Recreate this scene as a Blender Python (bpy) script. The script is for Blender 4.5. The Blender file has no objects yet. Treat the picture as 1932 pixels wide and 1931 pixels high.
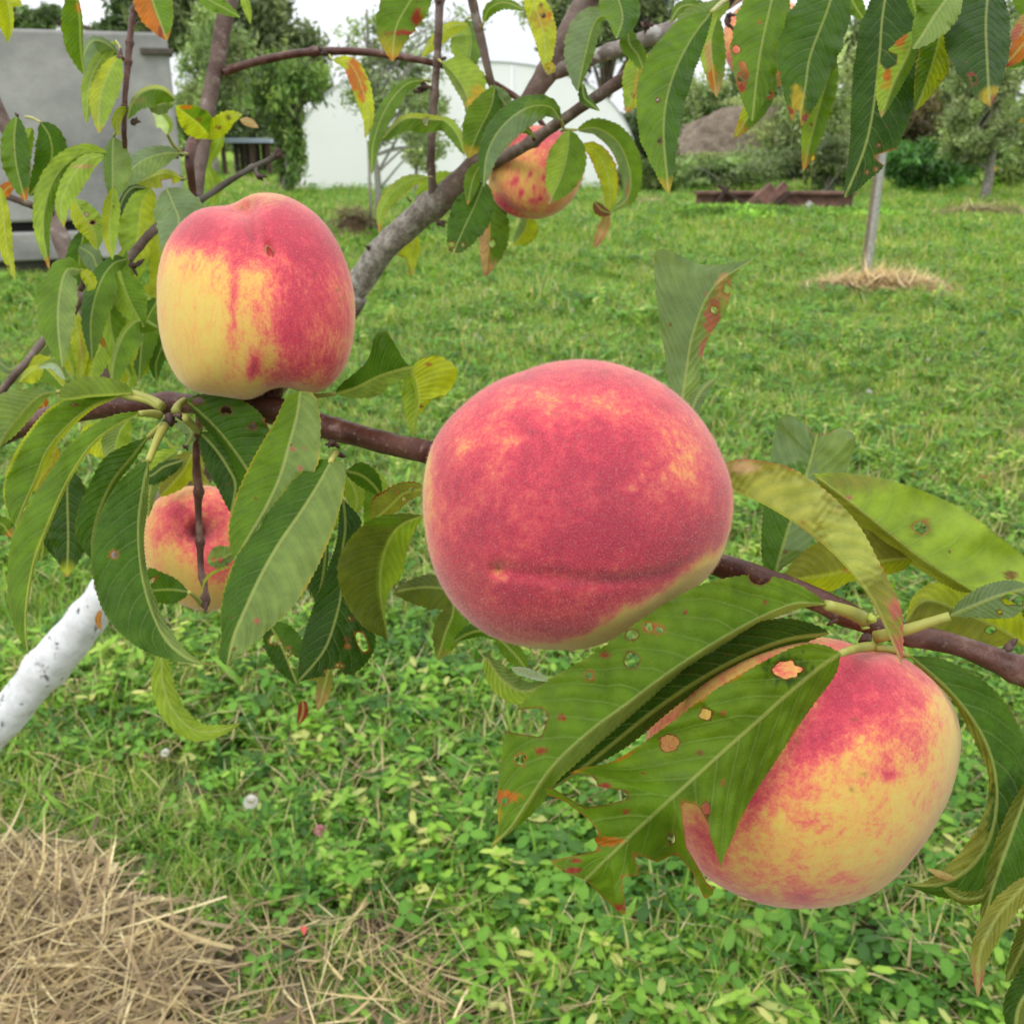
import bpy, math, random
import numpy as np
from mathutils import Vector
random.seed(7)
rng = np.random.default_rng(7)
SC = bpy.context.scene
COL = SC.collection

# ------------------------------------------------------------------ camera
F_PX = 1896.0                       # focal length, in pixels of a 1932 px wide picture
PITCH = math.atan((965.5 - 250.0) / F_PX)
CAM = np.array([0.0, 0.0, 1.35])
FWD = np.array([0.0, math.cos(PITCH), -math.sin(PITCH)])
UP = np.array([0.0, math.sin(PITCH), math.cos(PITCH)])
RGT = np.array([1.0, 0.0, 0.0])
cd = bpy.data.cameras.new('camera')
cam = bpy.data.objects.new('camera', cd)
COL.objects.link(cam)
cam.location = CAM
cam.rotation_euler = (math.pi / 2 - PITCH, 0, 0)
cd.sensor_width = 36.0
cd.sensor_fit = 'HORIZONTAL'
cd.lens = 36.0 * F_PX / 1932.0
cd.clip_start = 0.02
cd.clip_end = 1200.0
cd.dof.use_dof = True
cd.dof.focus_distance = 0.285
cd.dof.aperture_fstop = 37.0
SC.camera = cam

# ------------------------------------------------------------------ sky, sun, exposure
SUN_EL, SUN_AZ = math.radians(50), math.radians(-142)     # azimuth from +Y towards +X
w = bpy.data.worlds.new('World'); SC.world = w; w.use_nodes = True
nt = w.node_tree; nt.nodes.clear()
out = nt.nodes.new('ShaderNodeOutputWorld'); bg = nt.nodes.new('ShaderNodeBackground')
sky = nt.nodes.new('ShaderNodeTexSky'); sky.sky_type = 'NISHITA'; sky.sun_disc = False
sky.sun_elevation = SUN_EL; sky.sun_rotation = SUN_AZ
tc = nt.nodes.new('ShaderNodeTexCoord'); mp = nt.nodes.new('ShaderNodeMapping')
mp.inputs['Scale'].default_value = (1, 1, 3.2)
nz = nt.nodes.new('ShaderNodeTexNoise'); nz.inputs['Scale'].default_value = 2.2; nz.inputs['Detail'].default_value = 6
rp = nt.nodes.new('ShaderNodeValToRGB')
rp.color_ramp.elements[0].position = .35; rp.color_ramp.elements[0].color = (9.6, 9.9, 10.4, 1)
rp.color_ramp.elements[1].position = .70; rp.color_ramp.elements[1].color = (12.2, 12.2, 12.3, 1)
mx = nt.nodes.new('ShaderNodeMixRGB'); mx.inputs[0].default_value = .88
nt.links.new(tc.outputs['Generated'], mp.inputs[0]); nt.links.new(mp.outputs[0], nz.inputs[0])
nt.links.new(nz.outputs[0], rp.inputs[0]); nt.links.new(sky.outputs[0], mx.inputs[1]); nt.links.new(rp.outputs[0], mx.inputs[2])
sz = nt.nodes.new('ShaderNodeSeparateXYZ'); nt.links.new(tc.outputs['Generated'], sz.inputs[0])
gm = nt.nodes.new('ShaderNodeMapRange'); gm.inputs['From Min'].default_value = 0.0; gm.inputs['From Max'].default_value = 1.0
gm.inputs['To Min'].default_value = .86; gm.inputs['To Max'].default_value = 1.55; nt.links.new(sz.outputs[2], gm.inputs['Value'])
ml = nt.nodes.new('ShaderNodeVectorMath'); ml.operation = 'SCALE'
nt.links.new(mx.outputs[0], ml.inputs[0]); nt.links.new(gm.outputs[0], ml.inputs['Scale']); nt.links.new(ml.outputs[0], bg.inputs[0]); bg.inputs[1].default_value = 0.118
nt.links.new(bg.outputs[0], out.inputs[0])
sl = bpy.data.lights.new('sun', 'SUN'); sl.energy = 1.3; sl.angle = math.radians(25); sl.color = (1, .965, .9)
so = bpy.data.objects.new('sun', sl); COL.objects.link(so)
sdir = Vector((math.sin(SUN_AZ) * math.cos(SUN_EL), math.cos(SUN_AZ) * math.cos(SUN_EL), math.sin(SUN_EL)))
so.rotation_euler = sdir.to_track_quat('Z', 'Y').to_euler()
so.location = (0, 0, 12)
vs = SC.view_settings
vs.view_transform = 'Standard'; vs.look = 'None'; vs.exposure = 0.0; vs.gamma = 1.0; vs.use_curve_mapping = False
SC.cycles.transparent_max_bounces = 8
SC.cycles.max_bounces = 7
SC.cycles.transmission_bounces = 6

# ------------------------------------------------------------------ helpers
def P(x, y, d):
    """points in the world on the sight line of (x, y) at depth d metres"""
    x = np.asarray(x, float); y = np.asarray(y, float); d = np.asarray(d, float)
    return CAM + d[..., None] * (FWD + RGT * ((x - 966.0) / F_PX)[..., None] - UP * ((y - 965.5) / F_PX)[..., None])

def DX(x, dist, z=.8):
    """sideways place of picture column x at ground distance dist"""
    return (x - 966.0) / F_PX * (dist * math.cos(PITCH) + (1.35 - z) * math.sin(PITCH))

def G(x, y, z=0.0):
    """where the sight line of (x, y) meets the ground"""
    v = FWD + RGT * (x - 966.0) / F_PX - UP * (y - 965.5) / F_PX
    t = (z - CAM[2]) / v[2]
    return CAM + v * t

TILES = {'A': (0, 0, .6215), 'B': (1200, 0, .6215), 'C': (2400, 0, .6584), 'D': (0, 1200, .6215), 'E': (1200, 1200, .6215),
         'F': (2400, 1200, .6584), 'G': (0, 2400, .6583), 'H': (1200, 2400, .6583), 'I': (2400, 2400, .6584),
         'J': (1900, 1900, .9172), 'K': (0, 1350, .8282), 'M': (1000, 0, .6729), 'W': (0, 0, 1.9006)}
def TP(t, pts):
    ox, oy, s = TILES[t]
    a = np.asarray(pts, float)
    r = a.copy()
    r[..., 0] = (ox + a[..., 0] * s) / 1.9006
    r[..., 1] = (oy + a[..., 1] * s) / 1.9006
    return r
def TS(t): return TILES[t][2] / 1.9006

def spline(pts, n):
    """Catmull-Rom through pts (k, dims), resampled to n points even in length"""
    p = np.asarray(pts, float)
    if len(p) < 3:
        t = np.linspace(0, 1, n)[:, None]
        return p[0] * (1 - t) + p[-1] * t
    q = np.vstack([2 * p[0] - p[1], p, 2 * p[-1] - p[-2]])
    res = []
    for i in range(1, len(q) - 2):
        t = np.linspace(0, 1, 14, endpoint=False)[:, None]
        res.append(.5 * (2 * q[i] + (q[i + 1] - q[i - 1]) * t + (2 * q[i - 1] - 5 * q[i] + 4 * q[i + 1] - q[i + 2]) * t ** 2
                         + (3 * q[i] - q[i - 1] - 3 * q[i + 1] + q[i + 2]) * t ** 3))
    res.append(q[-2][None]); c = np.vstack(res)
    s = np.concatenate([[0], np.cumsum(np.linalg.norm(np.diff(c[:, :2], axis=0), axis=1) + 1e-9)]); s /= s[-1]
    t = np.linspace(0, 1, n)
    return np.stack([np.interp(t, s, c[:, k]) for k in range(c.shape[1])], 1)

def vnoise(p, scale, seed=0):
    """cheap smooth noise, about -1..1, for arrays of points"""
    r = np.random.default_rng(seed)
    o = np.zeros(len(p)); p = np.asarray(p, float)
    for k in range(7):
        d = r.normal(size=p.shape[1]); d /= np.linalg.norm(d)
        o += np.sin(p @ d * scale * (0.6 + 0.25 * k) + r.uniform(0, 6.28))
    return o / 3.2

def tag(o, label=None, cat=None, group=None, kind=None):
    if label: o['label'] = label
    if cat: o['category'] = cat
    if group: o['group'] = group
    if kind: o['kind'] = kind
    return o

def empty(name, loc, label=None, cat=None, group=None):
    o = bpy.data.objects.new(name, None); COL.objects.link(o); o.location = tuple(loc)
    return tag(o, label, cat, group)

def link(name, me, mat, parent=None, smooth=True, keep=True):
    if mat is not None:
        for m in (mat if isinstance(mat, (list, tuple)) else [mat]): me.materials.append(m)
    if smooth: me.polygons.foreach_set('use_smooth', np.ones(len(me.polygons), bool))
    o = bpy.data.objects.new(name, me); COL.objects.link(o)
    if parent is not None:
        o.parent = parent
        # the vertices are in world coordinates: undo the place of the parent
        q = parent; loc = Vector((0, 0, 0))
        while q is not None:
            loc += q.location; q = q.parent
        o.location = -loc
    return o

def mesh_of(name, verts, faces):
    """verts (n,3); faces: array (m,3|4) or list"""
    me = bpy.data.meshes.new(name)
    verts = np.asarray(verts, np.float32)
    if isinstance(faces, np.ndarray):
        m, k = faces.shape
        me.vertices.add(len(verts)); me.vertices.foreach_set('co', verts.ravel())
        me.loops.add(m * k); me.loops.foreach_set('vertex_index', faces.astype(np.int32).ravel())
        me.polygons.add(m); me.polygons.foreach_set('loop_start', np.arange(0, m * k, k, dtype=np.int32))
        me.update(calc_edges=True)
    else:
        me.from_pydata(verts.tolist(), [], faces); me.update()
    return me

def attr_color(me, name, rgb):
    a = me.attributes.new(name, 'FLOAT_COLOR', 'POINT')
    c = np.ones((len(me.vertices), 4), np.float32); c[:, :rgb.shape[1]] = rgb
    a.data.foreach_set('color', c.ravel())
def attr_float(me, name, v):
    a = me.attributes.new(name, 'FLOAT', 'POINT'); a.data.foreach_set('value', np.asarray(v, np.float32))

def box_mesh(name, lo, hi, bev=0.0):
    (x0, y0, z0), (x1, y1, z1) = lo, hi
    v = [(x0, y0, z0), (x1, y0, z0), (x1, y1, z0), (x0, y1, z0), (x0, y0, z1), (x1, y0, z1), (x1, y1, z1), (x0, y1, z1)]
    return mesh_of(name, v, [(3, 2, 1, 0), (4, 5, 6, 7), (0, 1, 5, 4), (1, 2, 6, 5), (2, 3, 7, 6), (3, 0, 4, 7)])

def add_bevel(o, w, seg=2):
    m = o.modifiers.new('bevel', 'BEVEL'); m.width = w; m.segments = seg; m.limit_method = 'ANGLE'; return o

def tube_arrays(path, rad, seg=10, bump=0.0, seed=0, cap=True):
    path = np.asarray(path, float); rad = np.asarray(rad, float)
    n = len(path)
    tan = np.gradient(path, axis=0); tan /= np.linalg.norm(tan, axis=1)[:, None] + 1e-12
    a = np.array([0, 0, 1.0]) if abs(tan[0][2]) < .9 else np.array([1.0, 0, 0])
    nrm = np.cross(tan[0], a); nrm /= np.linalg.norm(nrm)
    N = []
    for i in range(n):
        nrm = nrm - tan[i] * (nrm @ tan[i]); nrm /= np.linalg.norm(nrm) + 1e-12; N.append(nrm.copy())
    N = np.array(N); B = np.cross(tan, N)
    th = np.linspace(0, 2 * np.pi, seg, endpoint=False)
    ring = N[:, None] * np.cos(th)[None, :, None] + B[:, None] * np.sin(th)[None, :, None]
    rr = rad[:, None] * np.ones(seg)
    if bump:
        q = (path[:, None] + ring * rad[:, None, None]).reshape(-1, 3)
        rr = rr * (1 + bump * vnoise(q, 0.9 / rad.mean(), seed).reshape(n, seg) + .5 * bump * vnoise(q, 2.6 / rad.mean(), seed + 1).reshape(n, seg))
    v = (path[:, None] + ring * rr[..., None]).reshape(-1, 3)
    i = np.arange(n - 1)[:, None]; j = np.arange(seg)[None]
    f = np.stack([i * seg + j, i * seg + (j + 1) % seg, (i + 1) * seg + (j + 1) % seg, (i + 1) * seg + j], -1).reshape(-1, 4)
    if cap:
        m = len(v); v = np.vstack([v, path[0], path[-1]])
        f = np.vstack([f, [[m, (k + 1) % seg, k, k] for k in range(seg)], [[m + 1, (n - 1) * seg + k, (n - 1) * seg + (k + 1) % seg, (n - 1) * seg + (k + 1) % seg] for k in range(seg)]])
    return v, f

def clean_faces(f):
    """quads whose last two corners agree become triangles"""
    return [tuple(q[:3]) if q[2] == q[3] else tuple(q) for q in f.tolist()]

# ------------------------------------------------------------------ materials
def new_mat(name):
    m = bpy.data.materials.new(name); m.use_nodes = True
    n = m.node_tree; b = n.nodes['Principled BSDF']
    return m, n, b
def N_(n, t, **kw):
    x = n.nodes.new(t)
    for k, v in kw.items():
        if k in x.inputs: x.inputs[k].default_value = v
        else: setattr(x, k, v)
    return x
def math_(n, op, a, b=None, clamp=False):
    x = n.nodes.new('ShaderNodeMath'); x.operation = op; x.use_clamp = clamp
    for i, s in enumerate((a, b)):
        if s is None: continue
        if isinstance(s, (int, float)): x.inputs[i].default_value = s
        else: n.links.new(s, x.inputs[i])
    return x.outputs[0]
def mix_(n, fac, a, b, mode='MIX'):
    x = n.nodes.new('ShaderNodeMixRGB'); x.blend_type = mode
    for i, s in enumerate((fac, a, b)):
        if isinstance(s, (int, float)): x.inputs[i].default_value = s
        elif isinstance(s, tuple): x.inputs[i].default_value = (*s, 1)
        else: n.links.new(s, x.inputs[i])
    return x.outputs[0]
def ramp_(n, src, stops, interp='LINEAR'):
    x = n.nodes.new('ShaderNodeValToRGB'); cr = x.color_ramp; cr.interpolation = interp
    while len(cr.elements) < len(stops): cr.elements.new(.5)
    for e, (p, c) in zip(cr.elements, stops):
        e.position = p; e.color = (*c, 1) if len(c) == 3 else c
    n.links.new(src, x.inputs[0]); return x.outputs[0]
def noise_(n, scale, detail=4, rough=.55, vec=None, dist=0.0):
    x = N_(n, 'ShaderNodeTexNoise'); x.inputs['Scale'].default_value = scale; x.inputs['Detail'].default_value = detail
    x.inputs['Roughness'].default_value = rough; x.inputs['Distortion'].default_value = dist
    if vec is not None: n.links.new(vec, x.inputs['Vector'])
    return x.outputs[0]
def pos_(n):
    return n.nodes.new('ShaderNodeNewGeometry').outputs['Position']
def scale_(n, vec, s):
    x = n.nodes.new('ShaderNodeMapping'); x.inputs['Scale'].default_value = s; n.links.new(vec, x.inputs[0]); return x.outputs[0]
def attr_(n, name, kind='GEOMETRY'):
    x = n.nodes.new('ShaderNodeAttribute'); x.attribute_name = name; x.attribute_type = kind; return x
def bump_(n, b, h, strength, dist):
    x = n.nodes.new('ShaderNodeBump'); x.inputs['Strength'].default_value = strength; x.inputs['Distance'].default_value = dist
    n.links.new(h, x.inputs['Height']); n.links.new(x.outputs[0], b.inputs['Normal']); return x

def make_leaf_material():
    m, n, b = new_mat('leaf_blade')
    pg = attr_(n, 'pigment').outputs['Color']
    ac = attr_(n, 'across').outputs['Fac']
    uv = n.nodes.new('ShaderNodeUVMap').outputs[0]
    sp = n.nodes.new('ShaderNodeSeparateXYZ'); n.links.new(uv, sp.inputs[0])
    u, v = sp.outputs[0], sp.outputs[1]
    pos = n.nodes.new('ShaderNodeTexCoord').outputs['Object']
    av = math_(n, 'ABSOLUTE', v)
    wob = math_(n, 'MULTIPLY', math_(n, 'SUBTRACT', noise_(n, 60, 2, vec=pos), .5), .05)
    # side veins: leave the midrib at a slant and bend towards the tip
    ph = math_(n, 'ADD', math_(n, 'SUBTRACT', u, math_(n, 'MULTIPLY', math_(n, 'POWER', av, 1.35), .17)), wob)
    fr = math_(n, 'FRACT', math_(n, 'MULTIPLY', ph, attr_(n, 'veins').outputs['Fac']))
    dist = math_(n, 'ABSOLUTE', math_(n, 'SUBTRACT', fr, .5))
    vein = math_(n, 'SUBTRACT', 1.0, math_(n, 'DIVIDE', dist, .095), True)
    vein = math_(n, 'MULTIPLY', vein, math_(n, 'SUBTRACT', 1.0, math_(n, 'MULTIPLY', math_(n, 'POWER', av, 2.0), .9)), True)
    vor = n.nodes.new('ShaderNodeTexVoronoi'); vor.feature = 'DISTANCE_TO_EDGE'; vor.inputs['Scale'].default_value = 520
    n.links.new(pos, vor.inputs['Vector'])
    fine = math_(n, 'SUBTRACT', 1.0, math_(n, 'MULTIPLY', vor.outputs['Distance'], 9.0), True)
    rib = math_(n, 'SUBTRACT', 1.0, math_(n, 'DIVIDE', math_(n, 'ABSOLUTE', ac), .00075), True)
    rib = math_(n, 'MULTIPLY', rib, 1.6, True)
    # colour
    ns = noise_(n, 120, 4, vec=pos)
    c = mix_(n, 1.0, pg, ramp_(n, ns, [(.3, (.78, .80, .80)), (.7, (1.18, 1.15, 1.2))]), 'MULTIPLY')
    inter = math_(n, 'MULTIPLY', math_(n, 'COSINE', math_(n, 'MULTIPLY', fr, 6.2832)), .5)
    c = mix_(n, 1.0, c, ramp_(n, math_(n, 'ADD', inter, .5), [(0, (.93, .94, .95)), (1, (1.08, 1.06, 1.03))]), 'MULTIPLY')
    light = mix_(n, .55, c, (.30, .38, .12))
    c = mix_(n, math_(n, 'MULTIPLY', vein, .38), c, light)
    c = mix_(n, math_(n, 'MULTIPLY', fine, .10), c, light)
    c = mix_(n, math_(n, 'MULTIPLY', rib, .75), c, mix_(n, .6, c, (.42, .46, .14)))
    # small brown specks
    sv = n.nodes.new('ShaderNodeTexVoronoi'); sv.inputs['Scale'].default_value = 90; n.links.new(pos, sv.inputs['Vector'])
    spk = math_(n, 'LESS_THAN', sv.outputs['Distance'], .07)
    spk = math_(n, 'MULTIPLY', spk, math_(n, 'GREATER_THAN', noise_(n, 40, 1, vec=pos), .55))
    c = mix_(n, math_(n, 'MULTIPLY', spk, .6), c, (.14, .05, .02))
    n.links.new(c, b.inputs['Base Color'])
    b.inputs['Roughness'].default_value = .42
    n.links.new(ramp_(n, ns, [(.3, (.38,) * 3), (.7, (.54,) * 3)]), b.inputs['Roughness'])
    b.inputs['Specular IOR Level'].default_value = .15
    h = math_(n, 'ADD', math_(n, 'MULTIPLY', vein, -.55), math_(n, 'MULTIPLY', fine, -.16))
    h = math_(n, 'ADD', h, math_(n, 'MULTIPLY', rib, -.6))
    h = math_(n, 'ADD', h, math_(n, 'MULTIPLY', inter, -.9))
    bu = bump_(n, b, h, .42, .0008)
    tr = n.nodes.new('ShaderNodeBsdfTranslucent')
    n.links.new(bu.outputs[0], tr.inputs['Normal'])
    n.links.new(mix_(n, 1.0, c, (1.7, 1.75, .75), 'MULTIPLY'), tr.inputs[0])
    ms = n.nodes.new('ShaderNodeMixShader'); ms.inputs[0].default_value = .40
    n.links.new(b.outputs[0], ms.inputs[1]); n.links.new(tr.outputs[0], ms.inputs[2])
    n.links.new(ms.outputs[0], n.nodes['Material Output'].inputs[0])
    return m

def make_bark(name, c0, c1, c2, fleck=.25, stretch=1.0, patch=None, rough=.7):
    m, n, b = new_mat(name)
    pos = n.nodes.new('ShaderNodeTexCoord').outputs['Object']
    a = noise_(n, 90, 6, .65, pos); bb = noise_(n, 420, 4, .6, pos); cc = noise_(n, 22, 3, .5, pos)
    c = ramp_(n, a, [(.3, c0), (.55, c1), (.75, c2)])
    c = mix_(n, math_(n, 'MULTIPLY', ramp_(n, cc, [(.45, (0,) * 3), (.62, (1,) * 3)]), fleck), c, c2)
    if patch:
        c = mix_(n, ramp_(n, noise_(n, patch[1], 5, .6, pos), [(patch[2], (0,) * 3), (patch[2] + .07, (1,) * 3)]), c, patch[0])
    v = n.nodes.new('ShaderNodeTexVoronoi'); v.inputs['Scale'].default_value = 330; n.links.new(pos, v.inputs['Vector'])
    c = mix_(n, math_(n, 'MULTIPLY', math_(n, 'LESS_THAN', v.outputs['Distance'], .17), .35), c, c2)
    age = math_(n, 'ADD', attr_(n, 'age').outputs['Fac'], math_(n, 'MULTIPLY', math_(n, 'SUBTRACT', noise_(n, 130, 5, .65, pos), .5), 1.3))
    old = ramp_(n, noise_(n, 160, 5, .7, pos), [(.32, (.10, .08, .065)), (.5, (.25, .22, .19)), (.68, (.44, .42, .38))])
    c = mix_(n, ramp_(n, age, [(.42, (0,) * 3), (.72, (1,) * 3)]), c, old)
    n.links.new(c, b.inputs['Base Color'])
    b.inputs['Roughness'].default_value = rough; b.inputs['Specular IOR Level'].default_value = .3
    bump_(n, b, math_(n, 'ADD', a, math_(n, 'MULTIPLY', bb, .5)), .7, .0012)
    return m

def make_peach_material(name, streak=(1, 1, 1), rot=(0, 0, 0)):
    m, n, b = new_mat(name)
    tc = n.nodes.new('ShaderNodeTexCoord').outputs['Object']
    mp = n.nodes.new('ShaderNodeMapping'); mp.inputs['Scale'].default_value = streak; mp.inputs['Rotation'].default_value = rot
    n.links.new(tc, mp.inputs[0]); q = mp.outputs[0]
    sep = n.nodes.new('ShaderNodeSeparateColor'); n.links.new(attr_(n, 'pigment').outputs['Color'], sep.inputs[0])
    bl, dk, spt = sep.outputs[0], sep.outputs[1], sep.outputs[2]
    def c_(x, k): return math_(n, 'MULTIPLY', math_(n, 'SUBTRACT', x, .5), k)
    v = math_(n, 'ADD', bl, c_(noise_(n, 85, 6, .62, q), .92))
    v = math_(n, 'ADD', v, c_(noise_(n, 360, 4, .7, q), .95))
    v = math_(n, 'ADD', v, c_(noise_(n, 1100, 2, .6, tc), .45), True)
    c = ramp_(n, v, [(0.0, (.74, .55, .105)), (.22, (.78, .44, .095)), (.40, (.80, .25, .100)), (.56, (.74, .110, .095)), (.76, (.62, .036, .076)), (1.0, (.45, .015, .055))])
    d = math_(n, 'ADD', dk, c_(noise_(n, 200, 5, .65, q), .5), True)
    c = mix_(n, math_(n, 'MULTIPLY', d, .55), c, (.22, .022, .05))
    # pale fuzz lying over the colour, in tiny specks
    fz = noise_(n, 2300, 2, .6, tc)
    c = mix_(n, ramp_(n, fz, [(.42, (.03,) * 3), (.75, (.16,) * 3)]), c, (.78, .50, .42))
    c = mix_(n, spt, c, (.17, .10, .025))
    c = mix_(n, 1.0, c, (.90, .90, .90), 'MULTIPLY')
    n.links.new(c, b.inputs['Base Color'])
    b.inputs['Roughness'].default_value = .72; b.inputs['Specular IOR Level'].default_value = .22
    b.inputs['Sheen Weight'].default_value = .45; b.inputs['Sheen Roughness'].default_value = .42
    b.inputs['Sheen Tint'].default_value = (1, .86, .76, 1)
    b.inputs['Subsurface Weight'].default_value = .12; b.inputs['Subsurface Radius'].default_value = (.006, .0025, .001)
    b.inputs['Subsurface Scale'].default_value = .6
    bump_(n, b, math_(n, 'ADD', fz, math_(n, 'MULTIPLY', noise_(n, 260, 3, .5, tc), 1.2)), .30, .0004)
    return m

def make_plain(name, col, rough=.8, var=.2, scale=40, spec=.3, trans=0.0, bump=None, two=None, metal=0.0, ttint=(1.05, 1.0, .9)):
    m, n, b = new_mat(name)
    pos = n.nodes.new('ShaderNodeTexCoord').outputs['Object']
    lo = tuple(x * (1 - var) for x in col); hi = tuple(min(1, x * (1 + var)) for x in (two or col))
    nn = noise_(n, scale, 6, .6, pos)
    c = ramp_(n, nn, [(.3, lo), (.7, hi)])
    n.links.new(c, b.inputs['Base Color']); b.inputs['Roughness'].default_value = rough; b.inputs['Specular IOR Level'].default_value = spec
    b.inputs['Metallic'].default_value = metal
    if bump: bump_(n, b, noise_(n, scale * 3, 6, .65, pos), bump[0], bump[1])
    if trans:
        tr = n.nodes.new('ShaderNodeBsdfTranslucent'); n.links.new(mix_(n, 1.0, c, ttint, 'MULTIPLY'), tr.inputs[0])
        ms = n.nodes.new('ShaderNodeMixShader'); ms.inputs[0].default_value = trans
        n.links.new(b.outputs[0], ms.inputs[1]); n.links.new(tr.outputs[0], ms.inputs[2])
        n.links.new(ms.outputs[0], n.nodes['Material Output'].inputs[0])
    return m

def make_foliage(name, trans=.3, rough=.55, gain=1.0, dry=0.0, patchy=True):
    """colour comes from the 'tone' colour of the blades, varied per plant and over the ground"""
    m, n, b = new_mat(name)
    c = attr_(n, 'tone').outputs['Color']
    oi = n.nodes.new('ShaderNodeObjectInfo')
    c = mix_(n, 1.0, c, ramp_(n, oi.outputs['Random'], [(0, (.70 * gain, .80 * gain, .7 * gain)), (.5, (1.0 * gain, 1.0 * gain, 1.0 * gain)), (.8, (1.12 * gain, 1.08 * gain, 1.0 * gain)), (1, (1.20 * gain, 1.14 * gain, 1.1 * gain))]), 'MULTIPLY')
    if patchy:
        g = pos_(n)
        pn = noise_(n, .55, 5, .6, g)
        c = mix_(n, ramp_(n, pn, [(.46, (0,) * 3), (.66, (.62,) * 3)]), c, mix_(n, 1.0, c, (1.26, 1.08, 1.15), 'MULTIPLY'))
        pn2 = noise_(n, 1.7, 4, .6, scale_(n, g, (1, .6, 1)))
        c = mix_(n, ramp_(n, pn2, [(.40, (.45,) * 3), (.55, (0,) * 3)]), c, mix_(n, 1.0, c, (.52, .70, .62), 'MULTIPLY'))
    n.links.new(c, b.inputs['Base Color']); b.inputs['Roughness'].default_value = rough; b.inputs['Specular IOR Level'].default_value = .35
    tr = n.nodes.new('ShaderNodeBsdfTranslucent'); n.links.new(mix_(n, 1.0, c, (1.4, 1.45, .7), 'MULTIPLY'), tr.inputs[0])
    ms = n.nodes.new('ShaderNodeMixShader'); ms.inputs[0].default_value = trans
    n.links.new(b.outputs[0], ms.inputs[1]); n.links.new(tr.outputs[0], ms.inputs[2])
    n.links.new(ms.outputs[0], n.nodes['Material Output'].inputs[0])
    return m

def make_ground():
    m, n, b = new_mat('lawn_soil')
    g = pos_(n)
    a = noise_(n, 9, 6, .65, g); big = noise_(n, .55, 5, .6, g); cl = noise_(n, 2.6, 5, .6, g)
    soil = ramp_(n, noise_(n, 60, 6, .7, g), [(.3, (.07, .05, .035)), (.7, (.21, .16, .115))])
    green = ramp_(n, noise_(n, 30, 6, .7, g), [(.3, (.06, .10, .02)), (.7, (.15, .22, .045))])
    c = mix_(n, ramp_(n, cl, [(.44, (0,) * 3), (.56, (1,) * 3)]), green, soil)
    # far off, where single blades are no longer built, the sheet itself is turf
    sx = n.nodes.new('ShaderNodeSeparateXYZ'); n.links.new(g, sx.inputs[0])
    far = math_(n, 'DIVIDE', math_(n, 'SUBTRACT', sx.outputs[1], 3.0), 8.0, True)
    turf = ramp_(n, noise_(n, 14, 6, .75, g), [(.3, (.13, .24, .025)), (.7, (.25, .38, .055))])
    turf = mix_(n, ramp_(n, big, [(.45, (0,) * 3), (.65, (.5,) * 3)]), turf, mix_(n, 1.0, turf, (1.6, 1.2, 1.2), 'MULTIPLY'))
    c = mix_(n, far, c, turf)
    n.links.new(c, b.inputs['Base Color']); b.inputs['Roughness'].default_value = .95; b.inputs['Specular IOR Level'].default_value = .1
    bump_(n, b, noise_(n, 70, 6, .7, g), .8, .012)
    return m

M_LEAF = make_leaf_material()
M_BARK = make_bark('bark_brown', (.060, .034, .026), (.125, .080, .062), (.30, .25, .215), .34, patch=((.27, .235, .20), 60, .60))
M_BARK_RED = make_bark('bark_red_brown', (.042, .013, .009), (.095, .036, .026), (.26, .17, .13), .12, rough=.36)
M_BARK_GREY = make_bark('bark_grey_lichen', (.085, .065, .055), (.18, .15, .13), (.40, .38, .34), .55, patch=((.38, .37, .34), 70, .54))
M_BARK_DARK = make_bark('bark_dark_twig', (.045, .035, .028), (.09, .075, .055), (.2, .2, .16), .2)
M_WHITE = make_bark('limewashed_bark', (.55, .56, .57), (.72, .73, .74), (.80, .80, .80), .3, patch=((.09, .09, .085), 75, .595), rough=.9)
M_STALK = make_plain('leaf_stalk', (.30, .34, .07), .5, .2, 90, .4, two=(.38, .36, .08))
M_BUD = make_bark('bud_scales', (.035, .02, .018), (.09, .05, .04), (.2, .13, .1), .3)
M_BUDG = make_plain('young_bud', (.42, .50, .08), .5, .15, 200, .4)

# ------------------------------------------------------------------ leaves of the peach tree
CO = dict(SM=(.14, .205, .07), DG=(.026, .070, .005), MG=(.050, .120, .007), G2=(.105, .195, .009), LG=(.25, .36, .035), YG=(.36, .41, .018), SG=(.15, .22, .09), PG=(.18, .26, .065),  # PG and SG: pale undersides, with some sky sheen painted in
          OL=(.20, .21, .035), OD=(.11, .14, .02), OR=(.44, .13, .012), YO=(.38, .28, .02), TN=(.42, .25, .11), RD=(.24, .032, .018), PK=(.38, .12, .09), TE=(.07, .15, .06), BR=(.15, .055, .02), WH=(.42, .52, .42))
FC = F_PX

def profile(t):
    return np.clip(np.sin(np.pi * np.clip(t, 0, 1) ** .80), 0, 1) ** .80

def inside(pts, poly):
    x, y = pts[:, 0], pts[:, 1]; r = np.zeros(len(pts), bool)
    px, py = poly[:, 0], poly[:, 1]; j = len(poly) - 1
    for i in range(len(poly)):
        c = ((py[i] > y) != (py[j] > y)) & (x < (px[j] - px[i]) * (y - py[i]) / (py[j] - py[i] + 1e-12) + px[i])
        r ^= c; j = i
    return r
def nearest(pts, poly):
    best = np.full(len(pts), 1e9); bp = pts.copy()
    for i in range(len(poly)):
        a, b = poly[i - 1], poly[i]; ab = b - a
        t = np.clip(((pts - a) @ ab) / (ab @ ab + 1e-12), 0, 1)
        q = a + t[:, None] * ab; d = np.linalg.norm(pts - q, axis=1)
        k = d < best; best[k] = d[k]; bp[k] = q[k]
    return best, bp

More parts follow.
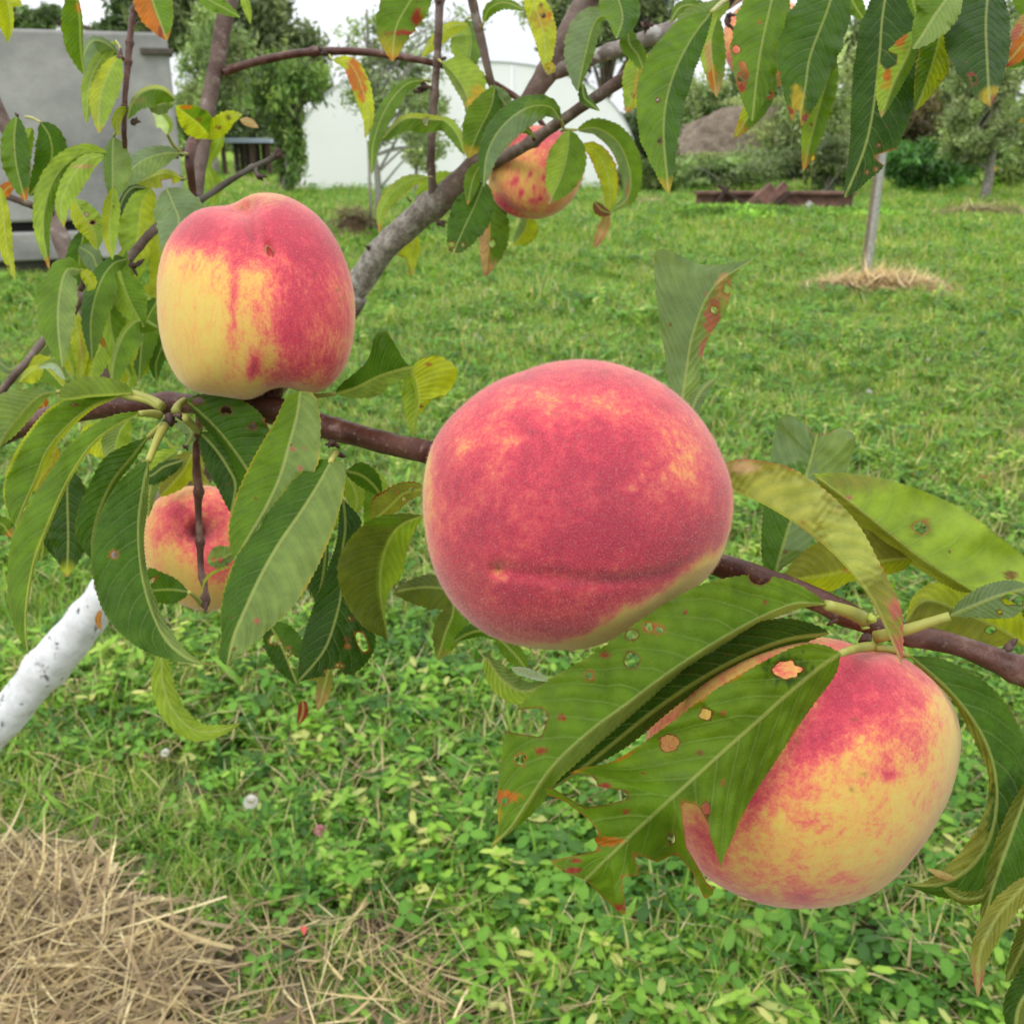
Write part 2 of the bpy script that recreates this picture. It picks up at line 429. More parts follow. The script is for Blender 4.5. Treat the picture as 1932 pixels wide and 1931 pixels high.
LEAF_N = [0]
def leaf(tree, tile, mid, a, b, d, col, cb=None, holes=(), cuts=(), patches=(), tip=None, edge=None, pet=None, fold=.18, tilt=0.0,
         ka=None, kb=None, nu=None, nv=8, teeth=1.0, sag=0.0, name='leaf', spots=True, wave=1.0):
    """one leaf blade. mid: the midrib in tile pixels from base to tip; a, b: the half on the left and the right hand of someone
    walking from base to tip, as a width or as the line of its margin; d: depth(s) along the midrib in metres"""
    LEAF_N[0] += 1; sd = LEAF_N[0]; lr = np.random.default_rng(900 + sd)
    s = TS(tile)
    M = TP(tile, mid)
    ln = np.sum(np.linalg.norm(np.diff(M, axis=0), axis=1))
    if nu is None: nu = int(np.clip(ln / (2.6 if (holes or cuts) else 4.0), 26, 170))
    nu += 1
    if (holes or cuts): nv = max(nv, int(np.clip(40 * s * 3, 14, 20)))
    m = spline(M, nu)
    t = np.linspace(0, 1, nu)
    dd = np.interp(t, np.linspace(0, 1, len(d)), d) + sag * np.sin(np.pi * t)
    tg = np.gradient(m, axis=0); tg /= np.linalg.norm(tg, axis=1)[:, None]
    ln_dir = np.stack([tg[:, 1], -tg[:, 0]], 1)          # the left hand, in a picture whose y runs down
    offs = []
    for side, w in ((1, a), (-1, b)):
        if isinstance(w, (int, float)):
            ww = (1.26 if tile in 'AB' else 1.14) * w * s * profile(t)
            ww = ww * (1 + .035 * wave * vnoise(t[:, None] * 1.0, 30, sd * 3 + side))
            o = ln_dir * side * ww[:, None]
        else:
            e = TP(tile, [mid[0]] + list(w) + [mid[-1]])
            o = spline(e, nu) - m
            ww = np.linalg.norm(o, axis=1)
        # fine teeth along the margin
        tooth = ((np.arange(nu) % 3) - 1.0) * teeth * 2.0
        nrm = o / (np.linalg.norm(o, axis=1)[:, None] + 1e-9)
        o = o + nrm * (tooth * np.clip(ww / 12, 0, 1) * .55)[:, None]
        o[0] *= .0; o[-1] *= 0.0
        offs.append(o)
    wa = np.linalg.norm(offs[0], axis=1) * dd / FC; wb = np.linalg.norm(offs[1], axis=1) * dd / FC
    W = np.maximum(wa, wb)
    vs_, im, dep, uu, vv, acr = [], [], [], [], [], []
    k_ = []
    cols = 2 * nv + 1
    rip = .16 * wave
    for j in range(-nv, nv + 1):
        q = abs(j) / nv
        side = 0 if j > 0 else 1
        o = offs[side]; wm = wa if side == 0 else wb
        kk = (ka if side == 0 else kb)
        if kk is None: kk = 1.0
        z = kk * q * np.sqrt(np.clip(W ** 2 - wm ** 2, 0, None)) * .85 - fold * q * wm * 1.0
        z += fold * .5 * wm * q * q
        z += rip * wm * q ** 2 * np.sin(t * 21 + sd + side * 2.0) + (1 if side == 0 else -1) * tilt * q * wm
        im.append(m + o * q); dep.append(dd + z)
        uu.append(t); vv.append(np.full(nu, j / nv)); acr.append(np.full(nu, 1.0 if j > 0 else -1.0) * wm * q)
    im = np.stack(im, 1).reshape(-1, 2); dep = np.stack(dep, 1).reshape(-1); dep = dep + .00045 * vnoise(im * dep[:, None] / FC * 1000, .55, sd + 7) * np.clip(np.abs(np.stack(vv, 1).reshape(-1)) * 3, 0, 1); uu = np.stack(uu, 1).reshape(-1)
    vv = np.stack(vv, 1).reshape(-1); acr = np.stack(acr, 1).reshape(-1)
    i = np.arange(nu - 1)[:, None]; j = np.arange(cols - 1)[None]
    F = np.stack([i * cols + j, i * cols + j + 1, (i + 1) * cols + j + 1, (i + 1) * cols + j], -1).reshape(-1, 4)
    # pigment, with some sheen put into the pale tones
    base = np.array(CO[col]) * lr.uniform(.92, 1.08)
    C = np.tile(base, (len(im), 1))
    if cb is not None: C[vv < 0] = np.array(CO[cb])
    q = im * 1.0
    n1 = vnoise(q, .055, sd)[:, None]; C = C * (1 + .10 * n1)
    C = C * (1 + .10 * (np.abs(vv)[:, None] - .5) * np.array([1.0, .6, 0.3]))
    def blend(msk, c):
        nonlocal C
        msk = np.clip(msk, 0, 1)[:, None]; C = C * (1 - msk) + np.array(CO[c] if isinstance(c, str) else c) * msk
    if tip:
        c, st = tip[:2]; blend((uu - st + .07 * n1[:, 0]) / max(1e-3, (1 - st) * .6), c)
        if len(tip) > 2: blend((uu - tip[3] + .05 * n1[:, 0]) / max(1e-3, (1 - tip[3]) * .5), tip[2])
    if edge: blend((np.abs(vv) - (.90 if len(edge) < 2 else edge[1]) + .05 * n1[:, 0]) * 12, edge[0])
    else: blend((np.abs(vv) - .95) * 8, (C.mean(0) * .6 + np.array([.16, .12, .02]) * .6))
    for (x, y, rx, ry, c, *st) in patches:
        p = TP(tile, [[x, y]])[0]; r = np.hypot((q[:, 0] - p[0]) / (rx * s), (q[:, 1] - p[1]) / (ry * s))
        r = r * (1 + .25 * vnoise(q, .25, sd + int(x)))
        blend((1.25 - r) * 2.2 * (st[0] if st else 1.0), c)
    # holes and bites
    polys = []
    for h in holes:
        x, y, r = h[:3]; ry = h[3] if len(h) > 3 else r
        th = np.linspace(0, 2 * np.pi, 14, endpoint=False); rr = 1 + .18 * lr.normal(size=14)
        polys.append(TP(tile, np.stack([x + r * rr * np.cos(th), y + ry * rr * np.sin(th)], 1)))
    for c in cuts: polys.append(TP(tile, c))
    keep = np.ones(len(F), bool)
    for pl in polys:
        ins = inside(im, pl)
        near, bp = nearest(im, pl)
        blend(np.where(ins, 1, 1 - near / 3.2) * .9, 'BR' if lr.random() < .5 else (.30, .10, .03))
        cnt = ins[F].sum(1)
        keep &= cnt < 4
        mixed = np.zeros(len(im), bool); mf = (cnt > 0) & (cnt < 4); mixed[F[mf].ravel()] = True
        mv = mixed & ins; im[mv] = bp[mv]
    F = F[keep]
    V = P(im[:, 0], im[:, 1], dep)
    me = mesh_of('leaf', V, F)
    uvl = me.uv_layers.new(name='UVMap'); idx = F.ravel()
    uvl.data.foreach_set('uv', np.stack([uu[idx], vv[idx]], 1).astype(np.float32).ravel())
    attr_color(me, 'pigment', np.clip(C, 0, 1)); attr_float(me, 'across', acr); attr_float(me, 'veins', np.full(len(im), lr.uniform(10.5, 16.5)))
    o = link(name, me, M_LEAF, tree)
    if pet is not None:
        pt = TP(tile, [pet[:2]])[0]; d1 = pet[2]
        bd = m[1] - m[0]
        q0 = np.append(m[0], dd[0]); q2 = np.append(pt, d1)
        mid_ = (q0 + q2) / 2 - np.append(bd / (np.linalg.norm(bd) + 1e-9) * np.linalg.norm(m[0] - pt) * .12, 0)
        pp = spline([q2, mid_, q0], 9)
        r0 = (pet[3] if len(pet) > 3 else 5.0)
        W3 = P(pp[:, 0], pp[:, 1], pp[:, 2])
        rad = np.linspace(1.15, .8, 9) * r0 * .5 * pp[:, 2] / FC
        v, f = tube_arrays(W3, rad, 7)
        sm = mesh_of('stalk', v, clean_faces(f)); so_ = link('stalk', sm, M_STALK, o)
        so_.location = (0, 0, 0)
    return o

# the tree itself: an empty at the foot of the white trunk
foot = G(-330, 1700)
TREE = empty('peach_tree', (foot[0], foot[1], 0), 'young peach tree with limewashed leaning trunk, bearing the ripe peaches', 'tree')
def LF(*a, **k): return leaf(TREE, *a, **k)

def limb(name, tile, pts, mat, seg=14, bump=.06, seed=1, n=None, knots=(), parent=TREE, age=None):
    """pts: (x, y, half thickness in tile px, depth)"""
    p = np.asarray(pts, float); xy = TP(tile, p[:, :2]); s = TS(tile)
    q = np.column_stack([xy, p[:, 2] * s, p[:, 3]])
    ln = np.sum(np.linalg.norm(np.diff(xy, axis=0), axis=1))
    n = n or int(np.clip(ln / 5, 12, 140))
    c = spline(q, n)
    rad = c[:, 2] * c[:, 3] / F_PX
    u = np.linspace(0, 1, n)
    for (k, amp, wd) in knots: rad = rad * (1 + amp * np.exp(-((u - k) / wd) ** 2))
    v, f = tube_arrays(P(c[:, 0], c[:, 1], c[:, 3]), rad, seg, bump, seed)
    me = mesh_of(name, v, clean_faces(f))
    if age is not None:
        ag = np.interp(u, [q[0] for q in age], [q[1] for q in age]); attr_float(me, 'age', np.concatenate([np.repeat(ag, seg), [ag[0], ag[-1]]]))
    return link(name, me, mat, parent)

def knob(tile, x, y, d, r, mat=None, n=3, seed=0, stub=(0, -1), name='bud'):
    """a rough spur: a few pointed scales about one swelling"""
    kr = np.random.default_rng(seed + 50); s = TS(tile); c = TP(tile, [[x, y]])[0]; R = r * s * d / F_PX
    V, Fc = [], []; off = 0
    o3 = P(c[0], c[1], d)
    for k in range(n):
        th = np.linspace(0, np.pi, 7)[:, None]; ph = np.linspace(0, 2 * np.pi, 8, endpoint=False)[None]
        dirv = RGT * stub[0] * kr.uniform(.5, 1.2) - UP * stub[1] * kr.uniform(.5, 1.2) + kr.normal(size=3) * .5
        dirv /= np.linalg.norm(dirv)
        L = R * (1.0 if k == 0 else kr.uniform(.9, 1.7)); wd = R * (.9 if k == 0 else kr.uniform(.35, .6))
        a = np.cross(dirv, [.3, .2, .9]); a /= np.linalg.norm(a); b_ = np.cross(dirv, a)
        z = -np.cos(th) * np.ones_like(ph); rr = np.sin(th) * (1 - .35 * (z + 1) / 2)
        pts = (dirv * z[..., None] * L * .75 + a * (rr * np.cos(ph))[..., None] * wd + b_ * (rr * np.sin(ph))[..., None] * wd).reshape(-1, 3)
        pts += kr.normal(size=pts.shape) * R * .06
        cen = o3 + (kr.normal(size=3) * R * .4 if k else 0) + dirv * L * (.5 if k else 0)
        V.append(pts + cen)
        i = np.arange(6)[:, None]; j = np.arange(8)[None]
        Fc.append(np.stack([i * 8 + j, i * 8 + (j + 1) % 8, (i + 1) * 8 + (j + 1) % 8, (i + 1) * 8 + j], -1).reshape(-1, 4) + off)
        off += len(pts)
    return link(name, mesh_of(name, np.vstack(V), np.vstack(Fc)), mat or M_BUD, TREE)

# ------------------------------------------------------------------ trunk, limbs and twigs
limb('trunk', 'W', [(-430, 1850, 44, 1.22), (-250, 1650, 42, 1.18), (-30, 1395, 40, 1.12), (84, 1265, 37, 1.08), (186, 1140, 34, 1.04), (206, 1112, 33, 1.03)], M_WHITE, 40, .10, 3, n=150, knots=((.42, .12, .02), (.66, -.06, .03), (.80, .14, .02), (.93, .10, .015)))
limb('trunk', 'W', [(196, 1126, 32, 1.036), (270, 1020, 31, 1.0), (400, 860, 29, .94), (520, 720, 27, .89), (640, 600, 24, .85), (672, 555, 23, .84)], M_BARK, 20, .08, 4, age=((0, .9), (.3, .1), (.9, .05), (1, .7)))
limb('branch', 'B', [(60, 1720, 76, .845), (170, 1590, 76, .84), (330, 1390, 76, .82), (560, 1190, 76, .80), (700, 1080, 74, .79), (830, 950, 70, .78), (950, 820, 64, .77), (1080, 650, 58, .76),
                     (1250, 370, 58, .75), (1330, 210, 58, .745), (1450, 0, 62, .74), (1560, -190, 60, .73)], M_BARK, 22, .07, 5, n=140, knots=((.30, .14, .02), (.72, .13, .02), (.93, .10, .015)), age=((0, 1.0), (.25, .85), (.38, .35), (.5, .1), (1, .05)))
limb('branch', 'B', [(1240, 430, 40, .755), (1330, 395, 44, .745), (1500, 330, 42, .73), (1700, 260, 44, .72), (1931, 170, 46, .71), (2150, 70, 46, .70), (2380, -60, 44, .69)], M_BARK_GREY, 16, .08, 6, knots=((.52, .25, .02), (.3, .1, .02)))
limb('branch', 'B', [(860, 965, 34, .72), (1000, 895, 36, .70), (1130, 820, 34, .68), (1400, 635, 33, .66), (1700, 430, 36, .64), (1931, 250, 32, .63), (2080, 150, 38, .62), (2230, 40, 40, .61), (2330, -90, 36, .60)], M_BARK, 14, .06, 7, knots=((.18, .3, .012), (.55, .16, .02), (.82, .3, .02)))
limb('twig', 'B', [(575, 1165, 34, .80), (568, 1100, 26, .79), (556, 900, 24, .78), (572, 600, 23, .77), (592, 330, 22, .76), (602, 100, 24, .75), (612, -60, 26, .75)], M_BARK, 12, .06, 8, knots=((0, .5, .04), (.50, .35, .02), (.66, .2, .015), (.96, .4, .02)))
limb('twig', 'B', [(780, -60, 27, .70), (815, 100, 27, .71), (850, 250, 26, .72), (895, 440, 22, .73), (930, 560, 20, .745), (985, 650, 20, .76)], M_BARK, 12, .05, 9, knots=((.30, .25, .02),))
limb('twig', 'A', [(1290, 425, 32, .80), (1340, 400, 25, .80), (1500, 352, 24, .79), (1700, 312, 23, .78), (1860, 298, 23, .77), (2050, 298, 22, .77), (2230, 315, 21, .77),
                   (2490, 362, 20, .77), (2760, 440, 19, .78), (2930, 530, 18, .79), (3050, 620, 17, .79), (3145, 735, 15, .79)], M_BARK_RED, 10, .05, 10, knots=((.27, .5, .008),))
limb('branch', 'A', [(1345, -120, 52, .80), (1325, 0, 50, .80), (1290, 150, 47, .80), (1255, 350, 46, .80), (1215, 540, 46, .80), (1175, 760, 48, .79), (1150, 950, 42, .78), (1135, 1160, 36, .77), (1130, 1400, 34, .77), (1090, 1750, 34, .77), (1040, 2100, 34, .77)], M_BARK, 18, .05, 11)
limb('branch', 'A', [(1125, 800, 30, .76), (1100, 850, 30, .755), (1095, 950, 28, .75), (1110, 1080, 22, .76), (1125, 1160, 16, .765)], M_BARK_RED, 12, .08, 12)
limb('twig', 'A', [(800, -60, 17, .60), (775, 60, 18, .60), (752, 200, 18, .60), (735, 400, 17, .60), (718, 600, 16, .60), (716, 760, 15, .60), (724, 900, 12, .61)], M_BARK_RED, 10, .10, 13, knots=((.12, .5, .015), (.32, .5, .015), (.44, .6, .02), (.72, .7, .015)))
limb('twig', 'A', [(-80, 1070, 16, .72), (60, 1140, 18, .72), (200, 1190, 20, .73), (300, 1230, 18, .75)], M_BARK, 10, .08, 14)
limb('branch', 'A', [(-160, 300, 30, .90), (-60, 520, 34, .90), (20, 700, 38, .90), (120, 900, 36, .90), (200, 1060, 36, .90), (290, 1230, 42, .90), (350, 1370, 50, .90), (420, 1550, 56, .90), (520, 1800, 56, .90), (640, 2200, 56, .92), (700, 2500, 56, .95)], M_BARK, 14, .08, 15)
limb('twig', 'D', [(-40, 420, 20, .56), (30, 300, 22, .56), (150, 160, 22, .56), (300, -20, 22, .57), (390, -72, 20, .58), (480, -212, 22, .58), (700, -390, 24, .59), (760, -460, 25, .60), (910, -625, 25, .62), (1060, -730, 22, .64), (1130, -762, 22, .65)], M_BARK, 12, .08, 16, knots=((.61, .4, .02),))
limb('twig', 'A', [(1120, 1175, 20, .65), (1180, 1140, 19, .65), (1300, 1060, 18, .66), (1380, 1010, 17, .66), (1480, 955, 16, .67), (1560, 920, 16, .67), (1600, 890, 15, .67)], M_BARK_DARK, 10, .12, 17, knots=((.7, .4, .03), (1, .7, .05)))
limb('twig', 'A', [(1475, 960, 10, .67), (1480, 1000, 12, .665), (1500, 1030, 11, .66)], M_BARK_DARK, 8, .2, 18)
# the near branch on which the large peaches sit
limb('branch', 'D', [(-120, 650, 56, .43), (60, 560, 58, .425), (250, 485, 60, .42), (600, 418, 62, .41), (950, 395, 55, .40), (1150, 402, 58, .395), (1350, 420, 68, .388), (1550, 428, 84, .380), (1750, 492, 74, .376),
                     (1931, 545, 68, .372), (2040, 572, 66, .368), (2240, 625, 64, .357), (2480, 680, 66, .345)], M_BARK_RED, 22, .05, 20, n=150, knots=((.36, .10, .02), (.42, .18, .02), (.79, .13, .008)))
limb('branch', 'F', [(-700, 910, 62, .345), (-300, 1050, 66, .335), (100, 1190, 68, .322), (300, 1262, 66, .317), (560, 1345, 64, .311), (800, 1440, 62, .305), (1000, 1540, 60, .30), (1200, 1610, 60, .296), (1400, 1650, 58, .293), (1600, 1700, 58, .29), (1780, 1770, 66, .287), (1950, 1850, 72, .284), (2250, 2000, 76, .28)],
     M_BARK_RED, 22, .06, 21, n=150, knots=((.56, .14, .02), (.68, .16, .02), (.87, .2, .015), (.44, .08, .01)))
limb('twig', 'K', [(865, 130, 24, .42), (865, 200, 18, .45), (852, 280, 16, .465), (850, 370, 17, .47), (858, 480, 18, .475), (860, 600, 15, .48), (866, 720, 15, .48), (870, 830, 14, .48), (884, 900, 15, .475), (890, 990, 14, .47)], M_BARK_RED, 10, .09, 22, knots=((.43, .5, .02), (.68, .5, .02), (.86, .4, .02), (.97, .6, .03)))
for a in (('K', 735, 178, .375, 30, 5, (-.2, .9)), ('K', 775, 170, .37, 18, 3, (.4, .4)), ('K', 885, 990, .46, 20, 4, (0, .8)), ('K', 800, 300, .47, 16, 3, (.3, .3)), ('K', 1440, 290, .365, 22, 4, (.6, .6)), ('K', 1475, 340, .36, 16, 4, (.5, .9)),
          ('A', 700, 335, .585, 22, 3, (-.5, -.5)), ('A', 770, 708, .59, 22, 4, (.9, .1)), ('A', 1045, 880, .745, 26, 5, (-.8, -.1)), ('A', 1050, 1030, .75, 20, 3, (-.3, .2)), ('A', 1600, 895, .66, 26, 5, (.6, -.6)), ('A', 1495, 1020, .655, 22, 4, (.6, .5)),
          ('A', 1865, 300, .765, 26, 4, (-.2, -.8)), ('A', 770, 1535, .585, 26, 5, (.8, .2)), ('A', 100, 665, .7, 14, 3, (0, -.8)), ('A', 465, 1660, .57, 24, 4, (0, .6)), ('B', 520, 500, .765, 30, 5, (-.8, -.4)), ('B', 620, 340, .755, 16, 3, (.8, .1)),
          ('B', 1150, 800, .665, 18, 3, (0, -.9)), ('B', 605, 1285, .79, 24, 4, (.7, .6)), ('B', 1800, 150, .70, 30, 5, (0, -.8)), ('B', 1830, 145, .70, 16, 3, (.4, -.8)), ('B', 1700, 455, .63, 26, 4, (.2, .8)), ('B', 605, 5, .74, 24, 4, (0, -.2)), ('B', 195, 1430, .82, 18, 3, (-.6, -.8)), ('B', 435, 1160, .795, 12, 2, (0, -1)),
          ('B', 130, 1790, .83, 18, 3, (0, .7)), ('C', 320, 110, .60, 26, 5, (.8, .2)), ('A', 800, 135, .595, 14, 3, (.8, 0)), ('F', 900, 1530, .292, 30, 4, (.2, .7)), ('F', 1080, 1650, .28, 34, 5, (-.2, .7)), ('F', 1850, 1700, .28, 34, 5, (.3, -.8)), ('D', 885, 590, .385, 14, 2, (-.4, .5))):
    knob(a[0], a[1], a[2], a[3], a[4], None, a[5], int(a[1] + a[2]), a[6])
knob('D', 1565, 372, .381, 66, M_BARK_RED, 4, 77, (0, -.5), name='spur')
knob('F', 1105, 1545, .272, 34, M_BUDG, 3, 5, (.6, -.8))
knob('F', 1060, 1590, .276, 22, M_BUDG, 3, 6, (0, .4))

# ------------------------------------------------------------------ leaves: upper left
A = 'A'
LF(A, [(430, -70), (458, 100), (466, 280), (486, 435)], 14, 86, (.50, .52), 'G2', patches=((455, 50, 16, 30, 'OR'),), ka=-.6)
LF(A, [(690, 318), (610, 250), (530, 240), (480, 330), (484, 440)], 55, 22, (.60, .56), 'SG', tilt=.4)
LF(A, [(668, 235), (590, 330), (520, 480), (495, 715)], 52, 42, (.60, .56), 'LG', pet=(700, 330, .585, 5))
LF(A, [(690, 320), (640, 400), (580, 560), (570, 772)], 78, 56, (.585, .54), 'LG', cb='YG', pet=(706, 345, .585, 5), tip=('YO', .9))
LF(A, [(850, -150), (880, 0), (925, 130), (965, 235)], 88, 88, (.52, .50), 'G2', cb='OR', tip=('OR', .93), patches=((925, 190, 12, 40, 'RD'),))
LF(A, [(1120, -70), (1200, -5), (1290, 45), (1388, 102)], 38, 40, (.68, .66), 'G2')
LF(A, [(1395, -60), (1415, 20), (1432, 80), (1446, 142)], 22, 20, (.7, .7), 'LG')
LF(A, [(20, -90), (50, 60), (58, 150), (48, 248)], 22, 66, (.5, .52), 'YG')
LF(A, [(1015, 576), (940, 520), (850, 520), (770, 585), (735, 690)], 85, 18, (.62, .58), 'G2', cb='YG', patches=((800, 580, 40, 20, 'OL'),), ka=.5)
LF(A, [(1010, 600), (960, 590), (900, 610), (850, 590)], 50, 25, (.63, .62), 'PG')
LF(A, [(745, 620), (695, 650), (672, 715), (692, 788)], 22, 26, (.6, .58), 'YG')
LF(A, [(965, 775), (970, 720), (930, 665), (876, 634)], 52, 24, (.70, .66), 'WH', cb='PG', pet=(1040, 875, .745, 7))
LF(A, [(1215, 790), (1150, 720), (1075, 660), (1015, 610)], 70, 70, (.72, .64), 'YG', cb='G2', patches=((1070, 620, 40, 12, 'OR'), (1150, 690, 16, 12, 'BR')), tip=('YG', .8))
LF(A, [(1190, 800), (1255, 735), (1320, 680), (1400, 660)], 45, 48, (.72, .66), 'YG', holes=((1318, 680, 9),), patches=((1255, 735, 16, 10, 'RD'),))
LF(A, [(1385, 690), (1440, 704), (1492, 738)], 18, 22, (.66, .65), 'TN')
LF(A, [(1290, 770), (1260, 830), (1225, 890), (1198, 970)], 26, 32, (.79, .8), 'LG')
LF(A, [(1195, 960), (1230, 1050), (1235, 1120), (1220, 1200)], 38, 34, (.8, .8), 'LG')
LF(A, [(95, 672), (82, 800), (95, 960), (148, 1165)], 72, 66, (.56, .55), 'MG', cb='G2', tip=('OR', .86))
LF(A, [(90, 1070), (50, 1080), (20, 1110), (-20, 1170)], 30, 30, (.6, .6), 'OR')
LF(A, [(235, 705), (290, 800), (290, 940), (170, 1135)], 72, 80, (.57, .58), 'MG', pet=(150, 675, .6, 5), tilt=.4)
LF(A, [(620, 880), (480, 885), (350, 980), (275, 1130), (250, 1320), (284, 1556)], 46, 64, (.57, .53), 'G2', cb='LG', tip=('OR', .9))
LF(A, [(600, 895), (490, 935), (400, 1050), (350, 1190), (368, 1316)], 68, 40, (.56, .53), 'LG', patches=((480, 960, 60, 10, 'TN'),), tip=('YO', .93))
LF(A, [(655, 790), (650, 880), (650, 1010), (648, 1180)], 88, 44, (.61, .58), 'PG', cb='G2', pet=(665, 770, .6, 5))
LF(A, [(1035, 885), (950, 885), (820, 930), (710, 1030), (622, 1165)], 76, 50, (.7, .58), 'PG', cb='SG', pet=(1080, 890, .75, 6), tilt=-.5)
LF(A, [(655, 1080), (640, 1200), (632, 1350), (650, 1500)], 46, 40, (.57, .55), 'LG', cb='YG', patches=((655, 1192, 6, 6, 'BR'),))
LF(A, [(1050, 1030), (960, 1000), (880, 1020), (770, 1065)], 62, 20, (.72, .66), 'YG', cuts=([(930, 1040), (990, 1030), (1000, 1080), (940, 1110)],), pet=(1070, 1030, .75, 5))
LF(A, [(870, 1085), (820, 1180), (800, 1340), (775, 1560)], 110, 110, (.66, .62), 'YG', cb='LG')
LF(A, [(850, 1082), (760, 1085), (700, 1170), (678, 1300)], 26, 14, (.6, .56), 'DG')
LF(A, [(960, 1085), (1000, 1180), (1030, 1290), (950, 1480)], 125, 110, (.56, .50), 'SG', cb='SG', tilt=-.3)
LF(A, [(900, 1360), (930, 1500), (920, 1620), (880, 1760)], 55, 55, (.6, .6), 'YG')
LF(A, [(5, 1080), (20, 1250), (45, 1450), (90, 1625)], 32, 42, (.55, .53), 'YG', patches=((40, 1540, 20, 8, 'BR'),))
LF(A, [(425, 1150), (480, 1240), (540, 1330), (560, 1445)], 62, 62, (.62, .6), 'LG', cb='YG', holes=((498, 1238, 11), (535, 1283, 18, 12)))
LF(A, [(450, 1420), (530, 1470), (560, 1540), (600, 1600)], 40, 55, (.66, .64), 'SG')
LF(A, [(470, 1555), (385, 1560), (345, 1690), (335, 1880), (360, 2120)], 84, 96, (.52, .47), 'PG', cb='G2', pet=(495, 1600, .57, 6), tilt=-.5)
LF(A, [(460, 1560), (500, 1590), (530, 1640), (500, 1680)], 30, 30, (.52, .52), 'YG')
LF(A, [(740, 1492), (650, 1525), (575, 1640), (525, 1840), (530, 2080)], 88, 56, (.56, .50), 'G2', cb='MG', tilt=.3)
LF(A, [(690, 1560), (715, 1650), (760, 1760), (832, 1890)], 84, 74, (.55, .54), 'G2', cb='LG')
LF(A, [(915, 1890), (800, 1850), (715, 1930), (660, 2080), (640, 2260)], 90, 20, (.55, .5), 'G2', cb='LG')
LF(A, [(640, 1880), (600, 1960), (540, 2100), (520, 2240)], 70, 60, (.6, .58), 'LG', cb='YG')
LF(A, [(860, 1720), (870, 1850), (860, 1990), (820, 2180)], 60, 60, (.62, .6), 'YG', cb='LG')
LF(A, [(720, 1960), (760, 2080), (750, 2180), (720, 2280)], 50, 60, (.6, .58), 'LG')
LF(A, [(420, 1800), (450, 1930), (470, 2060), (460, 2200)], 40, 40, (.6, .58), 'YG', patches=((470, 2000, 10, 90, 'YO'),))
LF(A, [(580, 1940), (600, 1990), (620, 2010)], 12, 12, (.52, .52), 'OR')
LF(A, [(830, 1640), (890, 1680), (930, 1690), (960, 1740)], 24, 30, (.6, .6), 'YG')
LF(A, [(960, 1900), (930, 2010), (900, 2100), (905, 2200)], 40, 44, (.6, .6), 'MG')
LF(A, [(-60, 60), (40, 20), (90, 15), (130, 40)], 40, 30, (.6, .6), 'YG')

# ------------------------------------------------------------------ leaves: upper middle
B = 'B'
LF(B, [(540, -170), (440, 0), (355, 160), (332, 358)], 96, 118, (.55, .53), 'G2', tip=('YO', .70, 'OR', .88), patches=((400, 190, 100, 16, 'RD', .8), (470, 100, 30, 50, 'RD', .9)))
LF(B, [(-10, 345), (90, 370), (155, 500), (195, 680), (176, 800)], 42, 46, (.70, .66), 'YG', patches=((110, 430, 50, 90, 'OR'), (160, 520, 26, 60, 'OR')), tip=('TN', .93), pet=(-30, 318, .77, 4))
LF(B, [(515, 462), (410, 490), (300, 620), (225, 820), (214, 1012)], 46, 32, (.76, .68), 'G2', pet=(548, 470, .77, 6))
LF(B, [(700, 700), (550, 690), (400, 690), (265, 815)], 64, 24, (.76, .72), 'G2', cb='YG', cuts=([(505, 690), (540, 680), (535, 730), (515, 720)],), ka=.4)
LF(B, [(580, 690), (640, 700), (710, 780), (752, 900)], 26, 44, (.76, .72), 'LG', cb='G2')
LF(B, [(622, 362), (700, 440), (765, 560), (772, 690)], 112, 36, (.74, .70), 'LG', cb='PG', patches=((830, 560, 40, 70, 'YO'), (790, 610, 30, 50, 'YO')), pet=(600, 345, .76, 5))
LF(B, [(770, 140), (660, 160), (570, 240), (500, 335)], 44, 26, (.78, .76), 'YG', patches=((578, 238, 12, 12, 'RD'),))
LF(B, [(755, 118), (785, 200), (780, 320), (750, 440)], 58, 96, (.80, .76), 'G2', cb='LG', pet=(800, 100, .72, 5))
LF(B, [(858, 130), (895, 50), (980, 15), (1105, 62)], 26, 36, (.70, .66), 'G2', pet=(845, 170, .72, 5))
LF(B, [(1110, -110), (1160, 50), (1205, 200), (1222, 425)], 66, 52, (.66, .62), 'YG', holes=((1205, 92, 16), (1190, 30, 7)), patches=((1200, 110, 60, 60, 'YO'), (1240, 90, 10, 20, 'OR')), tip=('TN', .92))
LF(B, [(1205, 400), (1240, 380), (1255, 400), (1225, 432)], 18, 18, (.61, .6), 'YO')
LF(B, [(1575, 80), (1500, 130), (1450, 300), (1400, 530)], 40, 108, (.66, .60), 'G2', cb='SG')
LF(B, [(1430, 480), (1440, 560), (1480, 600), (1532, 642)], 20, 26, (.61, .6), 'MG')
LF(B, [(1590, -110), (1645, 20), (1660, 120), (1625, 226)], 90, 100, (.58, .54), 'MG', cb='G2')
LF(B, [(1695, 150), (1700, 250), (1750, 320), (1792, 432)], 46, 46, (.58, .56), 'G2', tip=('YO', .86))
LF(B, [(1775, 290), (1750, 400), (1730, 520), (1682, 652)], 78, 66, (.62, .60), 'YG', cb='LG', tip=('OR', .9), patches=((1725, 550, 12, 14, 'RD'), (1760, 500, 40, 80, 'YO')))
LF(B, [(1305, 692), (1235, 615), (1100, 628), (960, 740), (880, 890), (858, 1080)], 84, 62, (.64, .60), 'SG', cb='MG', patches=((1200, 620, 110, 50, 'G2'),), pet=(1318, 735, .665, 6), tilt=-.3)
LF(B, [(1145, 780), (1080, 735), (1000, 760), (900, 860)], 30, 24, (.655, .64), 'G2', pet=(1152, 795, .67, 6))
